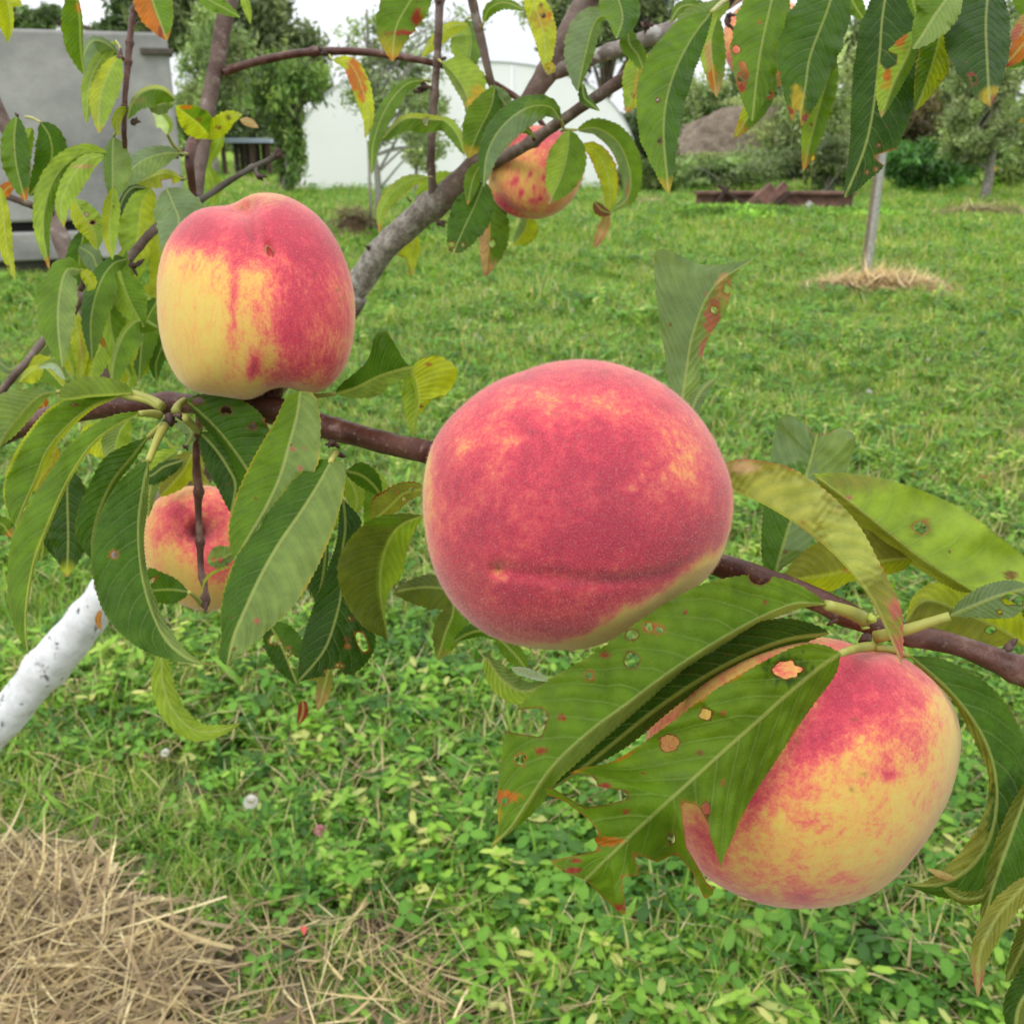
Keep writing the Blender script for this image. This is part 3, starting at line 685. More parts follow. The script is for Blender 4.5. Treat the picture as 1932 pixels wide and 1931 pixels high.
LF(B, [(1000, 620), (920, 520), (900, 500), (905, 490)], 30, 40, (.70, .70), 'SG')
LF(B, [(925, 500), (900, 620), (830, 760), (768, 915)], 84, 92, (.70, .68), 'MG', cb='G2', tip=('YO', .80), tilt=.3)
LF(B, [(920, 500), (970, 560), (1000, 640), (950, 720)], 30, 30, (.71, .70), 'SG')
LF(B, [(1352, 752), (1345, 860), (1310, 1010), (1234, 1182)], 96, 84, (.645, .63), 'G2', cb='LG', tip=('PK', .88), edge=None, pet=(1310, 755, .66, 6), tilt=-.35)
LF(B, [(1400, 750), (1520, 742), (1640, 830), (1705, 1000), (1690, 1140), (1590, 1222)], 66, 48, (.66, .66), 'G2', cb='SG', pet=(1318, 748, .66, 6), patches=((1690, 1100, 6, 60, 'PK'),), tip=('PG', .85), holes=((1590, 880, 7),))
LF(B, [(1418, 842), (1500, 870), (1565, 980), (1590, 1110), (1578, 1232)], 50, 46, (.68, .66), 'YG', edge=('OR', .86), tip=('RD', .92))
LF(B, [(1500, 1165), (1540, 1210), (1600, 1235)], 20, 32, (.65, .65), 'BR')
LF(B, [(1578, 1225), (1550, 1310), (1495, 1437)], 28, 24, (.66, .66), 'TN', tip=('PK', .6))
LF(B, [(852, 930), (800, 1030), (768, 1182)], 34, 40, (.70, .68), 'G2', tip=('OR', .92))
LF(B, [(862, 1045), (815, 1170), (745, 1320), (670, 1490)], 96, 92, (.70, .66), 'MG', cb='MG', holes=((670, 1412, 20, 14), (742, 1412, 12), (700, 1470, 30, 12), (690, 1440, 8)), cuts=([(600, 1450), (640, 1435), (690, 1465), (715, 1510), (640, 1540)],), pet=(850, 1010, .72, 6))
LF(B, [(900, 1125), (895, 1280), (890, 1430), (866, 1600)], 92, 52, (.74, .72), 'G2', cb='TN', holes=((908, 1405, 16, 24),), tip=('TN', .66, 'PK', .92), patches=((890, 1400, 5, 200, 'OR'),))
LF(B, [(1120, 1240), (1095, 1330), (1028, 1416)], 56, 34, (.78, .78), 'YG', cb='PG', patches=((1045, 1300, 10, 10, 'BR'),))
LF(B, [(1110, 1250), (1100, 1330), (1080, 1425)], 60, 26, (.79, .79), 'LG')
LF(B, [(538, 1020), (420, 1045), (320, 1125), (262, 1230), (258, 1345)], 42, 30, (.74, .70), 'LG', tip=('OR', .86), edge=('OR', .9), pet=(560, 1022, .78, 4))
LF(B, [(700, 1010), (600, 1040), (530, 1070), (460, 1130)], 22, 40, (.86, .86), 'LG')
LF(B, [(470, 1350), (450, 1440), (440, 1500), (452, 1590)], 34, 66, (.86, .86), 'YG', cuts=([(360, 1470), (410, 1490), (430, 1560), (380, 1600)],), tip=('TN', .85))

# ------------------------------------------------------------------ leaves: upper right
C_ = 'C'
LF(C_, [(600, -160), (545, 60), (490, 330), (452, 662)], 112, 150, (.46, .42), 'G2', cb='G2', holes=((400, 400, 28, 60), (365, 270, 20, 26), (493, 122, 6)), patches=((395, 460, 30, 40, 'RD'),), tilt=-.4)
LF(C_, [(565, 370), (500, 520), (430, 640), (350, 757)], 62, 54, (.47, .46), 'G2', cb='YG', patches=((545, 520, 24, 24, 'PK'), (380, 700, 30, 50, 'YO')), tip=('OR', .82, 'RD', .94), holes=((545, 510, 14),))
LF(C_, [(930, -170), (860, 60), (770, 300), (740, 480), (700, 712)], 128, 170, (.44, .40), 'MG', cb='MG', cuts=([(680, 720), (672, 690), (690, 600), (705, 605), (715, 690), (712, 740)],), tip=('YO', .80), holes=(),
   patches=((655, 605, 22, 20, 'RD'), (740, 640, 18, 22, 'RD'), (700, 540, 34, 70, 'YO'), (605, 398, 8, 8, 'RD'), (655, 650, 20, 20, 'OR')), tilt=.15)
LF(C_, [(900, 300), (850, 460), (790, 680), (730, 935)], 64, 66, (.43, .42), 'G2', cb='LG', tip=('OR', .82), patches=((775, 680, 10, 9, 'RD'), (765, 575, 9, 14, 'RD')))
LF(C_, [(1195, -120), (1160, 100), (1145, 300), (1110, 600), (1060, 820), (955, 1078)], 205, 118, (.42, .38), 'DG', cb='DG', cuts=([(1120, 850), (1160, 835), (1205, 820), (1300, 800), (1300, 930), (1185, 880), (1175, 905), (1130, 870)],),
   holes=((1142, 792, 10), (1076, 938, 14, 8), (1126, 922, 7)), nv=14)
LF(C_, [(1340, 170), (1300, 300), (1225, 450), (1155, 642)], 44, 100, (.385, .375), 'G2', cb='LG', patches=((1190, 410, 22, 40, 'OR'), (1180, 465, 30, 20, 'YO'), (1262, 180, 30, 40, 'RD'), (1250, 215, 40, 40, 'OR')), tip=('TN', .9),
   cuts=([(1190, 280), (1240, 300), (1235, 350), (1180, 380), (1150, 340)],))
LF(C_, [(1570, -90), (1450, 80), (1380, 190), (1325, 270)], 100, 96, (.38, .37), 'PG', cb='G2', tilt=-.5)
LF(C_, [(1490, 30), (1475, 200), (1420, 400), (1338, 606)], 84, 84, (.40, .39), 'YG', cb='G2', edge=('YO', .9))
LF(C_, [(1745, -120), (1725, 100), (1730, 300), (1746, 582)], 118, 205, (.40, .36), 'DG', cb='DG', holes=((1655, 436, 22, 26),), tip=('YO', .88, 'RD', .96), patches=((1640, 410, 16, 14, 'RD'),), nv=14)
LF(C_, [(2010, 40), (1940, 150), (1880, 250), (1822, 300)], 40, 50, (.42, .42), 'TN', patches=((1900, 200, 60, 60, 'PK'),))
LF(C_, [(2000, 170), (1930, 240), (1870, 310), (1803, 372)], 50, 40, (.41, .41), 'OR', tip=('RD', .7))
LF(C_, [(2000, 260), (1940, 300), (1860, 350), (1830, 380)], 40, 30, (.43, .43), 'G2')
LF(C_, [(960, -80), (1005, 20), (1075, 132)], 46, 44, (.47, .47), 'G2')
LF(C_, [(330, 10), (230, 70), (100, 120), (20, 240)], 52, 62, (.60, .57), 'LG', cb='PG')
LF(C_, [(240, 70), (150, 30), (60, 40), (0, 130)], 40, 30, (.60, .58), 'G2')
LF(C_, [(260, 90), (225, 230), (238, 380), (257, 532)], 72, 54, (.54, .53), 'G2', cb='LG', tip=('TN', .70), patches=((215, 300, 16, 90, 'TN'), (235, 430, 20, 60, 'OR')), ka=-.5)
LF(C_, [(228, 68), (110, 230), (10, 450), (-30, 700), (-2, 1060)], 92, 150, (.50, .43), 'MG', cb='G2', pet=(320, -10, .60, 9), tip=('YO', .93), holes=((-62, 545, 12), (-50, 770, 12, 14)), nv=14, tilt=-.2)
LF(C_, [(1310, -90), (1330, 20), (1350, 120), (1290, 220)], 60, 60, (.42, .42), 'G2', patches=((1255, 90, 26, 26, 'PK'),))
LF(C_, [(1240, -60), (1250, 10), (1262, 60), (1250, 110)], 22, 22, (.44, .44), 'LG')
LF(C_, [(1880, -120), (1930, -20), (1960, 60), (1985, 160)], 60, 60, (.45, .45), 'G2')

# ------------------------------------------------------------------ leaves: cluster on the near branch, left
K = 'K'
LF(K, [(578, 72), (480, 77), (380, 84), (300, 96), (252, 92)], 9, [(545, 32), (450, 2), (350, 6), (275, 38)], (.39, .37), 'PG', cb='PG', pet=(702, 132, .385, 17), tilt=.5, kb=.2)
LF(K, [(520, 84), (400, 128), (290, 218), (205, 322), (160, 432), (110, 545), (66, 652)], 15, [(440, 78), (330, 84), (220, 130), (110, 255), (38, 385), (14, 495), (32, 590)], (.39, .35), 'YG', cb='G2', pet=(700, 138, .385, 12),
   holes=((322, 122, 14, 4),), edge=('YG', .9))
LF(K, [(604, 160), (500, 216), (405, 288), (332, 388), (270, 500), (202, 660), (150, 800), (120, 960), (112, 1080), (125, 1208)], 7,
   [(590, 152), (500, 164), (390, 216), (270, 330), (180, 462), (92, 600), (48, 710), (32, 850), (40, 1000), (72, 1110)], (.36, .30), 'YG', cb='G2', pet=(690, 168, .37, 15), tip=('OR', .985), kb=.4, tilt=-.35, nu=130)
TEAL = True
LF(K, [(290, 400), (292, 560), (295, 700), (290, 868)], 95, 85, (.47, .46), 'DG', tip=('YG', .86, 'OR', .96))
LF(K, [(215, 560), (200, 650), (190, 720), (175, 800)], 50, 50, (.5, .5), 'G2')
LF(K, [(642, 262), (570, 350), (490, 450), (430, 580), (402, 700), (402, 806)], 22, [(570, 285), (450, 352), (385, 470), (335, 580), (330, 690)], (.385, .37), 'MG', cb='MG', pet=(706, 212, .375, 13), tilt=.2)
LF(K, [(642, 366), (620, 480), (602, 620), (605, 760), (625, 900), (665, 1030), (720, 1140), (800, 1212), (880, 1245), (952, 1243)], [(646, 400), (640, 560), (624, 700), (640, 850), (690, 1000), (740, 1096), (800, 1180), (880, 1236)],
   [(600, 378), (520, 450), (438, 580), (400, 720), (400, 850), (440, 1000), (520, 1110), (630, 1190), (740, 1225), (840, 1242)], (.35, .29), 'PG', cb='MG', pet=(712, 215, .37, 16), holes=((492, 770, 18, 15),), tip=('PG', .80, 'PK', .96), nv=14, ka=.5, tilt=.1)
LF(K, [(800, 102), (870, 160), (950, 240), (1020, 330), (1080, 420), (1130, 520)], [(860, 76), (980, 80), (1080, 120), (1150, 190), (1180, 300), (1180, 430)], [(850, 170), (900, 240), (950, 310), (1010, 400), (1060, 480)], (.385, .35), 'MG', cb='MG',
   pet=(760, 152, .375, 16), holes=((976, 143, 24, 20), (1092, 214, 18, 17), (858, 104, 26, 15)), cuts=([(1140, 180), (1165, 185), (1175, 215), (1150, 205)],), tilt=-.4)
LF(K, [(866, 242), (930, 310), (985, 390), (1020, 470), (1000, 592)], 62, [(862, 290), (885, 380), (940, 480), (975, 550)], (.385, .36), 'MG', cb='DG', pet=(795, 178, .375, 15))
LF(K, [(1300, 62), (1285, 170), (1250, 300), (1210, 440), (1150, 570), (1080, 690), (1015, 800)], [(1360, 78), (1388, 180), (1386, 280), (1376, 380), (1290, 520), (1150, 690)], [(1240, 90), (1188, 195), (1108, 332), (1048, 452), (1002, 580), (990, 700)],
   (.345, .305), 'PG', cb='G2', patches=((1271, 313, 15, 8, 'PK'), (1298, 395, 13, 11, 'PK'), (1320, 310, 5, 4, 'PK'), (1105, 528, 7, 5, 'BR')), tilt=-.25, edge=('YO', .955), nv=12)
LF(K, [(1432, 368), (1370, 480), (1300, 590), (1210, 720), (1130, 860), (1060, 1010), (1010, 1130), (985, 1255)], [(1488, 376), (1494, 470), (1450, 640), (1372, 830), (1280, 980), (1150, 1110), (1060, 1190)],
   [(1390, 358), (1280, 432), (1180, 560), (1062, 718), (990, 850), (955, 1000), (957, 1110), (948, 1212)], (.325, .275), 'PG', cb='MG', pet=(1452, 330, .36, 14), patches=((1110, 1058, 12, 12, 'PK'),), edge=('YO', .96), tip=('OR', .975), tilt=-.2, nv=14)
LF(K, [(1486, 528), (1495, 650), (1478, 800), (1478, 930), (1450, 1060), (1400, 1190), (1290, 1322)], [(1566, 628), (1520, 710), (1500, 880), (1600, 1060), (1625, 1170), (1540, 1280), (1380, 1300)], [(1470, 580), (1455, 720), (1400, 880), (1340, 1040), (1300, 1180)],
   (.41, .385), 'DG', cb='DG', holes=((1518, 1048, 12, 8), (1500, 1136, 14, 5), (1502, 1166, 9), (1470, 1250, 18, 9)), cuts=([(1535, 1110), (1570, 1105), (1585, 1140), (1597, 1185), (1570, 1190), (1545, 1150)], [(1400, 1270), (1470, 1262), (1500, 1300), (1420, 1320)]), tilt=.2)
LF(K, [(1415, 690), (1400, 850), (1372, 992)], 14, 60, (.42, .41), 'DG')
LF(K, [(1160, 1060), (1220, 1170), (1288, 1335)], 80, 62, (.46, .45), 'MG', cb='DG', holes=((1185, 1140, 20, 17), (1212, 1156, 10), (1248, 1190, 12, 18), (1275, 1235, 24, 30)))
LF(K, [(1290, 1240), (1340, 1280), (1400, 1270), (1440, 1250)], 50, 30, (.46, .46), 'OL')
LF(K, [(1838, 600), (1740, 642), (1680, 722), (1650, 830), (1650, 950), (1665, 1040), (1682, 1145)], [(1806, 650), (1768, 740), (1740, 860), (1690, 925), (1668, 1010)], [(1720, 592), (1600, 622), (1500, 720), (1460, 830), (1488, 960), (1570, 1080), (1640, 1120)],
   (.36, .39), 'LG', cb='OD', tilt=.3, patches=((1640, 620, 90, 30, 'G2'),), tip=('OD', .8))
LF(K, [(1842, 485), (1750, 505), (1690, 560), (1602, 636)], 36, [(1800, 456), (1730, 460), (1670, 490), (1612, 532)], (.37, .40), 'OL', cb='OL', holes=((1782, 488, 16, 10), (1750, 530, 10), (1720, 500, 6)), edge=('RD', .88))
LF(K, [(1495, 408), (1560, 425), (1610, 462), (1656, 520)], [(1560, 370), (1620, 400), (1650, 450)], 40, (.38, .39), 'MG', pet=(1470, 380, .37, 10))
LF(K, [(1490, 415), (1530, 480), (1545, 540), (1535, 600)], 36, 46, (.42, .42), 'LG')
LF(K, [(1440, 560), (1450, 600), (1440, 660)], 26, 30, (.43, .43), 'LG')
LF(K, [(2010, 900), (1930, 915), (1830, 912), (1698, 932)], 84, 50, (.38, .40), 'OD', cb='OD')
LF(K, [(1425, 1255), (1405, 1340), (1374, 1448)], 30, 30, (.44, .44), 'OL', tip=('TN', .4, 'PK', .85))
LF(K, [(1310, 1398), (1312, 1450), (1292, 1508)], 20, 20, (.45, .45), 'RD')
LF(K, [(818, 932), (740, 922), (660, 926), (600, 935)], 56, [(770, 880), (700, 846), (640, 832)], (.45, .46), 'MG', cb='MG', cuts=([(628, 890), (684, 862), (672, 885), (640, 905)],), pet=(868, 985, .465, 9), tilt=.3)
LF(K, [(898, 806), (950, 790), (1030, 755)], 50, 34, (.46, .46), 'PG', cb='SG', holes=((925, 792, 7), (955, 793, 9)))
LF(K, [(1000, 822), (940, 840), (890, 880), (868, 960)], 6, 7, (.465, .465), 'YG')
LF(K, [(838, 325), (800, 400), (750, 460), (690, 520)], 46, 66, (.52, .52), 'YG', cb='OL', patches=((748, 410, 8, 10, 'BR'),))
LF(K, [(770, 320), (690, 380), (655, 470), (640, 610)], 34, 50, (.51, .50), 'PG', cb='LG')
LF(K, [(795, 362), (710, 390), (650, 430), (560, 440)], 44, 20, (.49, .49), 'DG')
LF(K, [(860, 330), (840, 420), (900, 470), (910, 480)], 40, 30, (.56, .56), 'OL')
LF(K, [(560, 180), (520, 240), (500, 320), (520, 400)], 50, 60, (.50, .50), 'LG', cb='PG')
LF(K, [(420, 200), (400, 260), (460, 330), (470, 380)], 40, 50, (.52, .52), 'YG')
LF(K, [(245, 300), (220, 380), (180, 440), (150, 500)], 30, 60, (.44, .44), 'YO', cb='YG')
LF(K, [(740, 180), (800, 200), (830, 250), (800, 300)], 30, 36, (.46, .46), 'SG')
LF(K, [(710, 260), (740, 300), (790, 310)], 5, 5, (.46, .46), 'YG')
LF(K, [(248, 66), (170, 84), (95, 158), (35, 235), (-12, 315)], [(205, 92), (140, 172), (70, 250)], [(150, 54), (40, 64), (-60, 110), (-70, 230)], (.41, .38), 'PG', cb='PG', tilt=.4, pet=(300, 74, .42, 10))
LF(K, [(-40, 630), (10, 640), (30, 665), (52, 695)], 30, 30, (.44, .44), 'G2', tip=('OR', .7))
LF(K, [(1870, 1), (1800, 20), (1790, 120), (1800, 245)], 18, 46, (.42, .42), 'LG')
LF('D', [(380, 262), (345, 195), (300, 165), (215, 188)], 34, 26, (.5, .5), 'WH', cb='PG')
LF('D', [(255, 200), (190, 205), (140, 245), (112, 272)], 70, 24, (.51, .51), 'YG')
LF('D', [(240, 360), (245, 400), (262, 432)], 34, 34, (.5, .5), 'OR')
LF('D', [(-60, 120), (10, 170), (60, 200), (120, 160)], 20, 30, (.6, .6), 'SG')
LF('G', [(875, -130), (893, 90), (955, 240), (1075, 335), (1215, 325), (1312, 290)], 56, 64, (.40, .39), 'LG', cb='LG', tip=('TN', .93))
LF('W', [(190, 1150), (185, 1170), (192, 1190)], 5, 5, (.9, .9), 'OR')

for q in (([(236, 470), (208, 555), (214, 640), (250, 715)], 27, 24, (.56, .54), 'G2', 'LG'), ([(128, 590), (122, 640), (140, 710)], 22, 24, (.60, .60), 'LG', 'YG'), ([(300, 560), (272, 620), (262, 715)], 26, 24, (.60, .58), 'G2', 'MG'),
          ([(205, 515), (176, 600), (184, 705)], 26, 22, (.62, .60), 'LG', 'YG'), ([(268, 590), (236, 650), (222, 745)], 24, 28, (.57, .55), 'YG', 'LG'), ([(45, 700), (80, 690), (125, 735)], 18, 22, (.56, .55), 'YG', 'G2'), ([(110, 630), (70, 670), (30, 730)], 16, 20, (.60, .60), 'SG', 'PG'),
          ([(160, 430), (150, 500), (176, 570)], 20, 22, (.66, .66), 'G2', 'MG'), ([(250, 400), (262, 470), (250, 540)], 22, 20, (.66, .66), 'LG', 'G2'), ([(60, 240), (40, 300), (52, 370)], 16, 20, (.64, .64), 'G2', 'LG'),
          ([(585, 960), (600, 1040), (588, 1130)], 16, 22, (.47, .46), 'MG', 'DG'), ([(700, 880), (712, 950), (690, 1020)], 22, 24, (.46, .46), 'LG', 'G2'), ([(120, 900), (96, 980), (110, 1060)], 24, 26, (.50, .50), 'MG', 'DG')):
    LF('W', q[0], q[1], q[2], q[3], q[4], cb=q[5], tilt=.2)

# leaves about the middle peach
E = 'E'
LF(E, [(5, 342), (120, 305), (270, 235), (464, 178)], [(30, 290), (180, 160), (228, 20), (262, -15), (310, -5), (390, 130), (425, 175)], [(70, 362), (180, 365), (270, 340), (320, 290), (410, 250)], (.375, .35), 'MG', cb='PG', pet=(-180, 352, .385, 9), tilt=-.35, nv=12)
LF(E, [(436, 195), (470, 270), (485, 350), (482, 430), (472, 480)], [(500, 140), (600, 122), (700, 185), (700, 260), (640, 350), (590, 350), (500, 445)], 26, (.355, .36), 'YG', cb='LG', holes=((540, 170, 12, 7), (500, 412, 10, 6)), nv=12, ka=.3, edge=('OL', .97))
LF(E, [(432, 205), (468, 320), (470, 450), (452, 585)], 16, 70, (.365, .37), 'LG', cb='LG')
LF(E, [(690, 1528), (680, 1620), (640, 1720), (594, 1878)], 92, 70, (.38, .38), 'G2', cb='OD', tip=('OL', .8))
LF(E, [(930, 1752), (850, 1708), (760, 1728), (680, 1778)], 30, 44, (.37, .37), 'MG')
LF(E, [(930, 1735), (1000, 1800), (1070, 1880), (1120, 1960)], 46, 50, (.37, .37), 'G2')
LF('H', [(825, -70), (920, 60), (1040, 120), (1190, 60)], 60, 72, (.30, .29), 'PG', cb='LG')
LF('H', [(960, -10), (1060, 20), (1190, 65)], 22, 24, (.288, .285), 'WH')
# the leaf that stands up behind the middle peach
LF('W', [(1285, 775), (1294, 710), (1308, 630), (1345, 545), (1424, 488)], [(1262, 720), (1248, 620), (1236, 540), (1236, 478), (1262, 472), (1330, 500)], [(1318, 730), (1322, 690), (1335, 640), (1372, 580), (1385, 520)], (.33, .35), 'SM', cb='PG',
   patches=((1345, 600, 14, 40, 'PK'), (1368, 545, 16, 26, 'TN'), (1330, 660, 10, 20, 'PK')), holes=((1348, 585, 6, 9), (1340, 645, 6, 4), (1372, 545, 7, 12)), cuts=([(1345, 700), (1326, 678), (1350, 668), (1380, 640), (1400, 690)], [(1362, 640), (1350, 620), (1372, 600), (1400, 610)], [(1392, 560), (1378, 552), (1392, 532), (1420, 540)]), tilt=.3, nv=12)
LF('W', [(1298, 790), (1318, 745), (1335, 725), (1356, 711)], 8, 13, (.33, .33), 'SG', cb='SG')
# leaves to the right of the middle peach
F = 'F'
LF(F, [(200, 800), (345, 845), (540, 930), (760, 1070), (940, 1230), (1090, 1420), (1180, 1600), (1268, 1808)], [(330, 690), (480, 684), (645, 718), (790, 800), (926, 914), (1044, 1054), (1145, 1240), (1250, 1455), (1276, 1605)], 7, (.305, .25), 'OL', cb='PK',
   edge=('PK', .95), patches=((1262, 1740, 60, 120, 'PK', .8), (918, 960, 16, 18, 'PK'), (735, 1015, 20, 16, 'RD', .7), (1235, 1490, 50, 60, 'PK', .6), (600, 900, 260, 150, (.40, .43, .12), .8), (1000, 1150, 160, 200, (.38, .43, .11), .8), (400, 720, 90, 40, (.5, .33, .2), .6)), tip=('PK', .93), tilt=-.2, nv=12)
LF(F, [(575, 1305), (640, 1080), (735, 800), (800, 570), (822, 430)], [(505, 1230), (510, 940), (548, 690), (598, 470), (660, 436), (760, 500)], [(760, 1150), (880, 900), (960, 750), (1015, 570), (935, 505), (840, 545)], (.33, .345), 'MG', cb='SG',
   cuts=([(700, 430), (735, 470), (780, 540), (860, 540), (910, 510), (900, 400), (700, 380)],), patches=((640, 560, 150, 160, 'SG', .9), (900, 640, 120, 140, 'PG', .9)), tilt=.2, nv=12)
LF(F, [(1672, 1408), (1400, 1240), (1200, 1085), (1000, 925), (775, 755)], [(1560, 1390), (1380, 1290), (1240, 1200), (1080, 1100), (920, 960)], [(1960, 1400), (1975, 1260), (1800, 1100), (1600, 950), (1300, 822), (1000, 756)], (.30, .315), 'OL', cb='LG', holes=((1372, 1046, 38, 36), (1860, 1308, 34, 22)),
   patches=((978, 886, 16, 12, 'PK'), (1370, 1046, 60, 60, 'OD', .6), (1000, 800, 220, 70, 'OL', .5)), tilt=-.35, nv=16, edge=('OL', .97))
LF(F, [(1345, 1212), (1160, 1235), (960, 1290), (700, 1330), (620, 1310)], [(1250, 1290), (1000, 1340), (880, 1396), (760, 1370)], [(1200, 1120), (1000, 1040), (860, 1100), (720, 1190)], (.32, .325), 'YG', cb='OL', patches=((1050, 1290, 120, 5, 'OR'),), tilt=.2)
LF(F, [(1960, 1700), (1800, 1600), (1620, 1520), (1400, 1450), (1285, 1560)], [(1860, 1690), (1700, 1705), (1560, 1690), (1380, 1660)], [(1900, 1480), (1700, 1400), (1450, 1350), (1330, 1420)], (.325, .33), 'OL', cb='YG', holes=((1748, 1608, 28, 22),), edge=('OL', .96), tilt=.3)
LF(F, [(1528, 1532), (1650, 1480), (1800, 1420), (1990, 1370)], [(1580, 1450), (1700, 1370), (1850, 1335)], [(1650, 1540), (1800, 1545), (1900, 1520)], (.275, .28), 'SG', cb='SG', holes=((1880, 1440, 60, 36), (1800, 1510, 14)), pet=(1120, 1648, .285, 22), tilt=-.3)
J = 'J'
LF(J, [(1160, 292), (1040, 290), (920, 335), (800, 398), (660, 482), (520, 577), (380, 682), (242, 784), (98, 918), (-10, 1070), (-74, 1165), (-155, 1243)],
   [(1060, 306), (930, 356), (800, 435), (640, 530), (560, 590), (400, 722), (220, 880), (100, 990), (34, 1085), (-55, 1165)],
   [(1130, 262), (1050, 212), (940, 180), (820, 178), (640, 225), (450, 340), (250, 480), (60, 595), (-50, 699), (-98, 800), (-128, 1033), (-125, 1170)],
   (.265, .228), 'PG', cb='G2', pet=(1310, 350, .275, 26), holes=((466, 378, 27, 17), (502, 392, 26, 14), (400, 412, 24, 16), (395, 505, 32, 30), (236, 568, 18, 20), (-38, 897, 24, 24), (-96, 1058, 16, 12)),
   cuts=([(848, 165), (868, 205), (905, 216), (938, 198), (950, 165)], [(-62, 703), (50, 695), (72, 728), (44, 808), (-17, 800), (-100, 785)]), patches=((292, 487, 20, 12, 'RD'), (125, 730, 15, 12, 'RD'), (45, 862, 20, 14, 'RD'), (610, 320, 8, 7, 'RD'), (920, 282, 8, 6, 'RD'), (-90, 1040, 40, 24, 'OR')),
   tip=('G2', .7, 'YO', .94), edge=('OL', .965), tilt=-.3, nv=20, nu=190, kb=.2)
LF(J, [(1172, 405), (1000, 430), (820, 500), (640, 600), (480, 710), (330, 830), (180, 950), (45, 1045)], [(980, 476), (760, 566), (580, 682), (400, 832), (250, 922), (110, 1000)], 118, (.272, .252), 'DG', cb='DG', tilt=.5)
LF(J, [(1216, 482), (1130, 540), (1000, 650), (900, 740), (760, 862), (640, 970), (520, 1080), (400, 1190), (300, 1285), (215, 1368)], [(1192, 570), (1085, 715), (970, 890), (852, 1075), (745, 1316), (690, 1438), (505, 1325), (365, 1502)],
   [(1155, 450), (1060, 448), (900, 520), (700, 640), (500, 790), (330, 900), (188, 936), (62, 1008), (140, 1150), (85, 1298)], (.247, .226), 'G2', cb='G2', pet=(1330, 455, .28, 18),
   cuts=([(182, 952), (255, 962), (265, 1003), (375, 1018), (385, 1048), (320, 1066), (215, 1085), (150, 1045), (85, 1005), (10, 1000), (30, 935)], [(60, 1032), (140, 1060), (230, 1130), (272, 1182), (252, 1208), (275, 1250), (88, 1290), (0, 1296), (0, 1040)],
         [(372, 1504), (372, 1455), (358, 1352), (420, 1352), (428, 1330), (402, 1262), (500, 1298), (572, 1262), (640, 1345), (683, 1442), (600, 1640), (400, 1640)],
         [(590, 1062), (655, 1074), (700, 1150), (700, 1190), (742, 1306), (760, 1420), (697, 1388), (655, 1310), (612, 1235), (600, 1130)],
         [(85, 1305), (150, 1342), (218, 1367), (285, 1434), (362, 1506), (300, 1600), (0, 1500)]),
   holes=((1012, 548, 52, 34), (688, 720, 28, 22), (545, 830, 40, 36), (688, 1092, 17, 30), (755, 716, 9), (665, 870, 8), (755, 985, 7), (555, 1205, 15, 24)),
   patches=((290, 998, 26, 10, 'RD'), (371, 1098, 12, 8, 'RD'), (443, 952, 8, 6, 'RD'), (165, 1332, 30, 12, 'RD'), (310, 1215, 60, 16, 'OR'), (350, 1475, 24, 14, 'RD'), (180, 1292, 20, 8, 'RD'), (1010, 548, 80, 56, 'DG', .8)),
   edge=('OR', .972), tilt=.12, nv=22, nu=190)
# leaves down the right-hand side
LF(J, [(1482, 490), (1620, 610), (1730, 740), (1800, 880), (1825, 1040), (1800, 1200), (1720, 1320), (1600, 1385), (1450, 1382)], [(1620, 505), (1790, 600), (1900, 740), (1955, 900), (1935, 1080), (1870, 1230), (1770, 1400), (1640, 1440)],
   [(1530, 545), (1640, 650), (1700, 752), (1760, 870), (1795, 980), (1770, 1120), (1680, 1260), (1550, 1370)], (.285, .262), 'MG', cb='OL', pet=(1350, 460, .285, 14), patches=((1900, 1100, 120, 160, 'DG', .8),), nv=14, kb=.6, tilt=.3)
LF('I', [(1990, 560), (1900, 800), (1820, 1020), (1750, 1230), (1700, 1490)], 130, 62, (.265, .25), 'MG', cb='OD', tip=('OL', .8), tilt=.2)
LF('I', [(2040, 1100), (1880, 1230), (1760, 1390), (1690, 1550), (1680, 1785)], 66, 60, (.25, .245), 'OL', cb='OL', tip=('OL', .6, 'PK', .75))
LF('I', [(2080, 1200), (1980, 1400), (1900, 1560), (1830, 1700)], 120, 60, (.27, .265), 'OD', cb='OD')
LF('I', [(2060, 1480), (1980, 1700), (1900, 1850), (1880, 2060)], 120, 90, (.26, .255), 'OD', cb='DG')
LF('I', [(1560, 1140), (1480, 1110), (1400, 1080)], 22, 14, (.262, .26), 'TN')
LF('I', [(2080, 200), (2010, 420), (1960, 640), (1900, 860)], 120, 70, (.29, .28), 'MG', cb='DG')
LF('I', [(1490, 1185), (1600, 1250), (1720, 1230), (1790, 1120)], 40, 26, (.256, .256), 'OD')

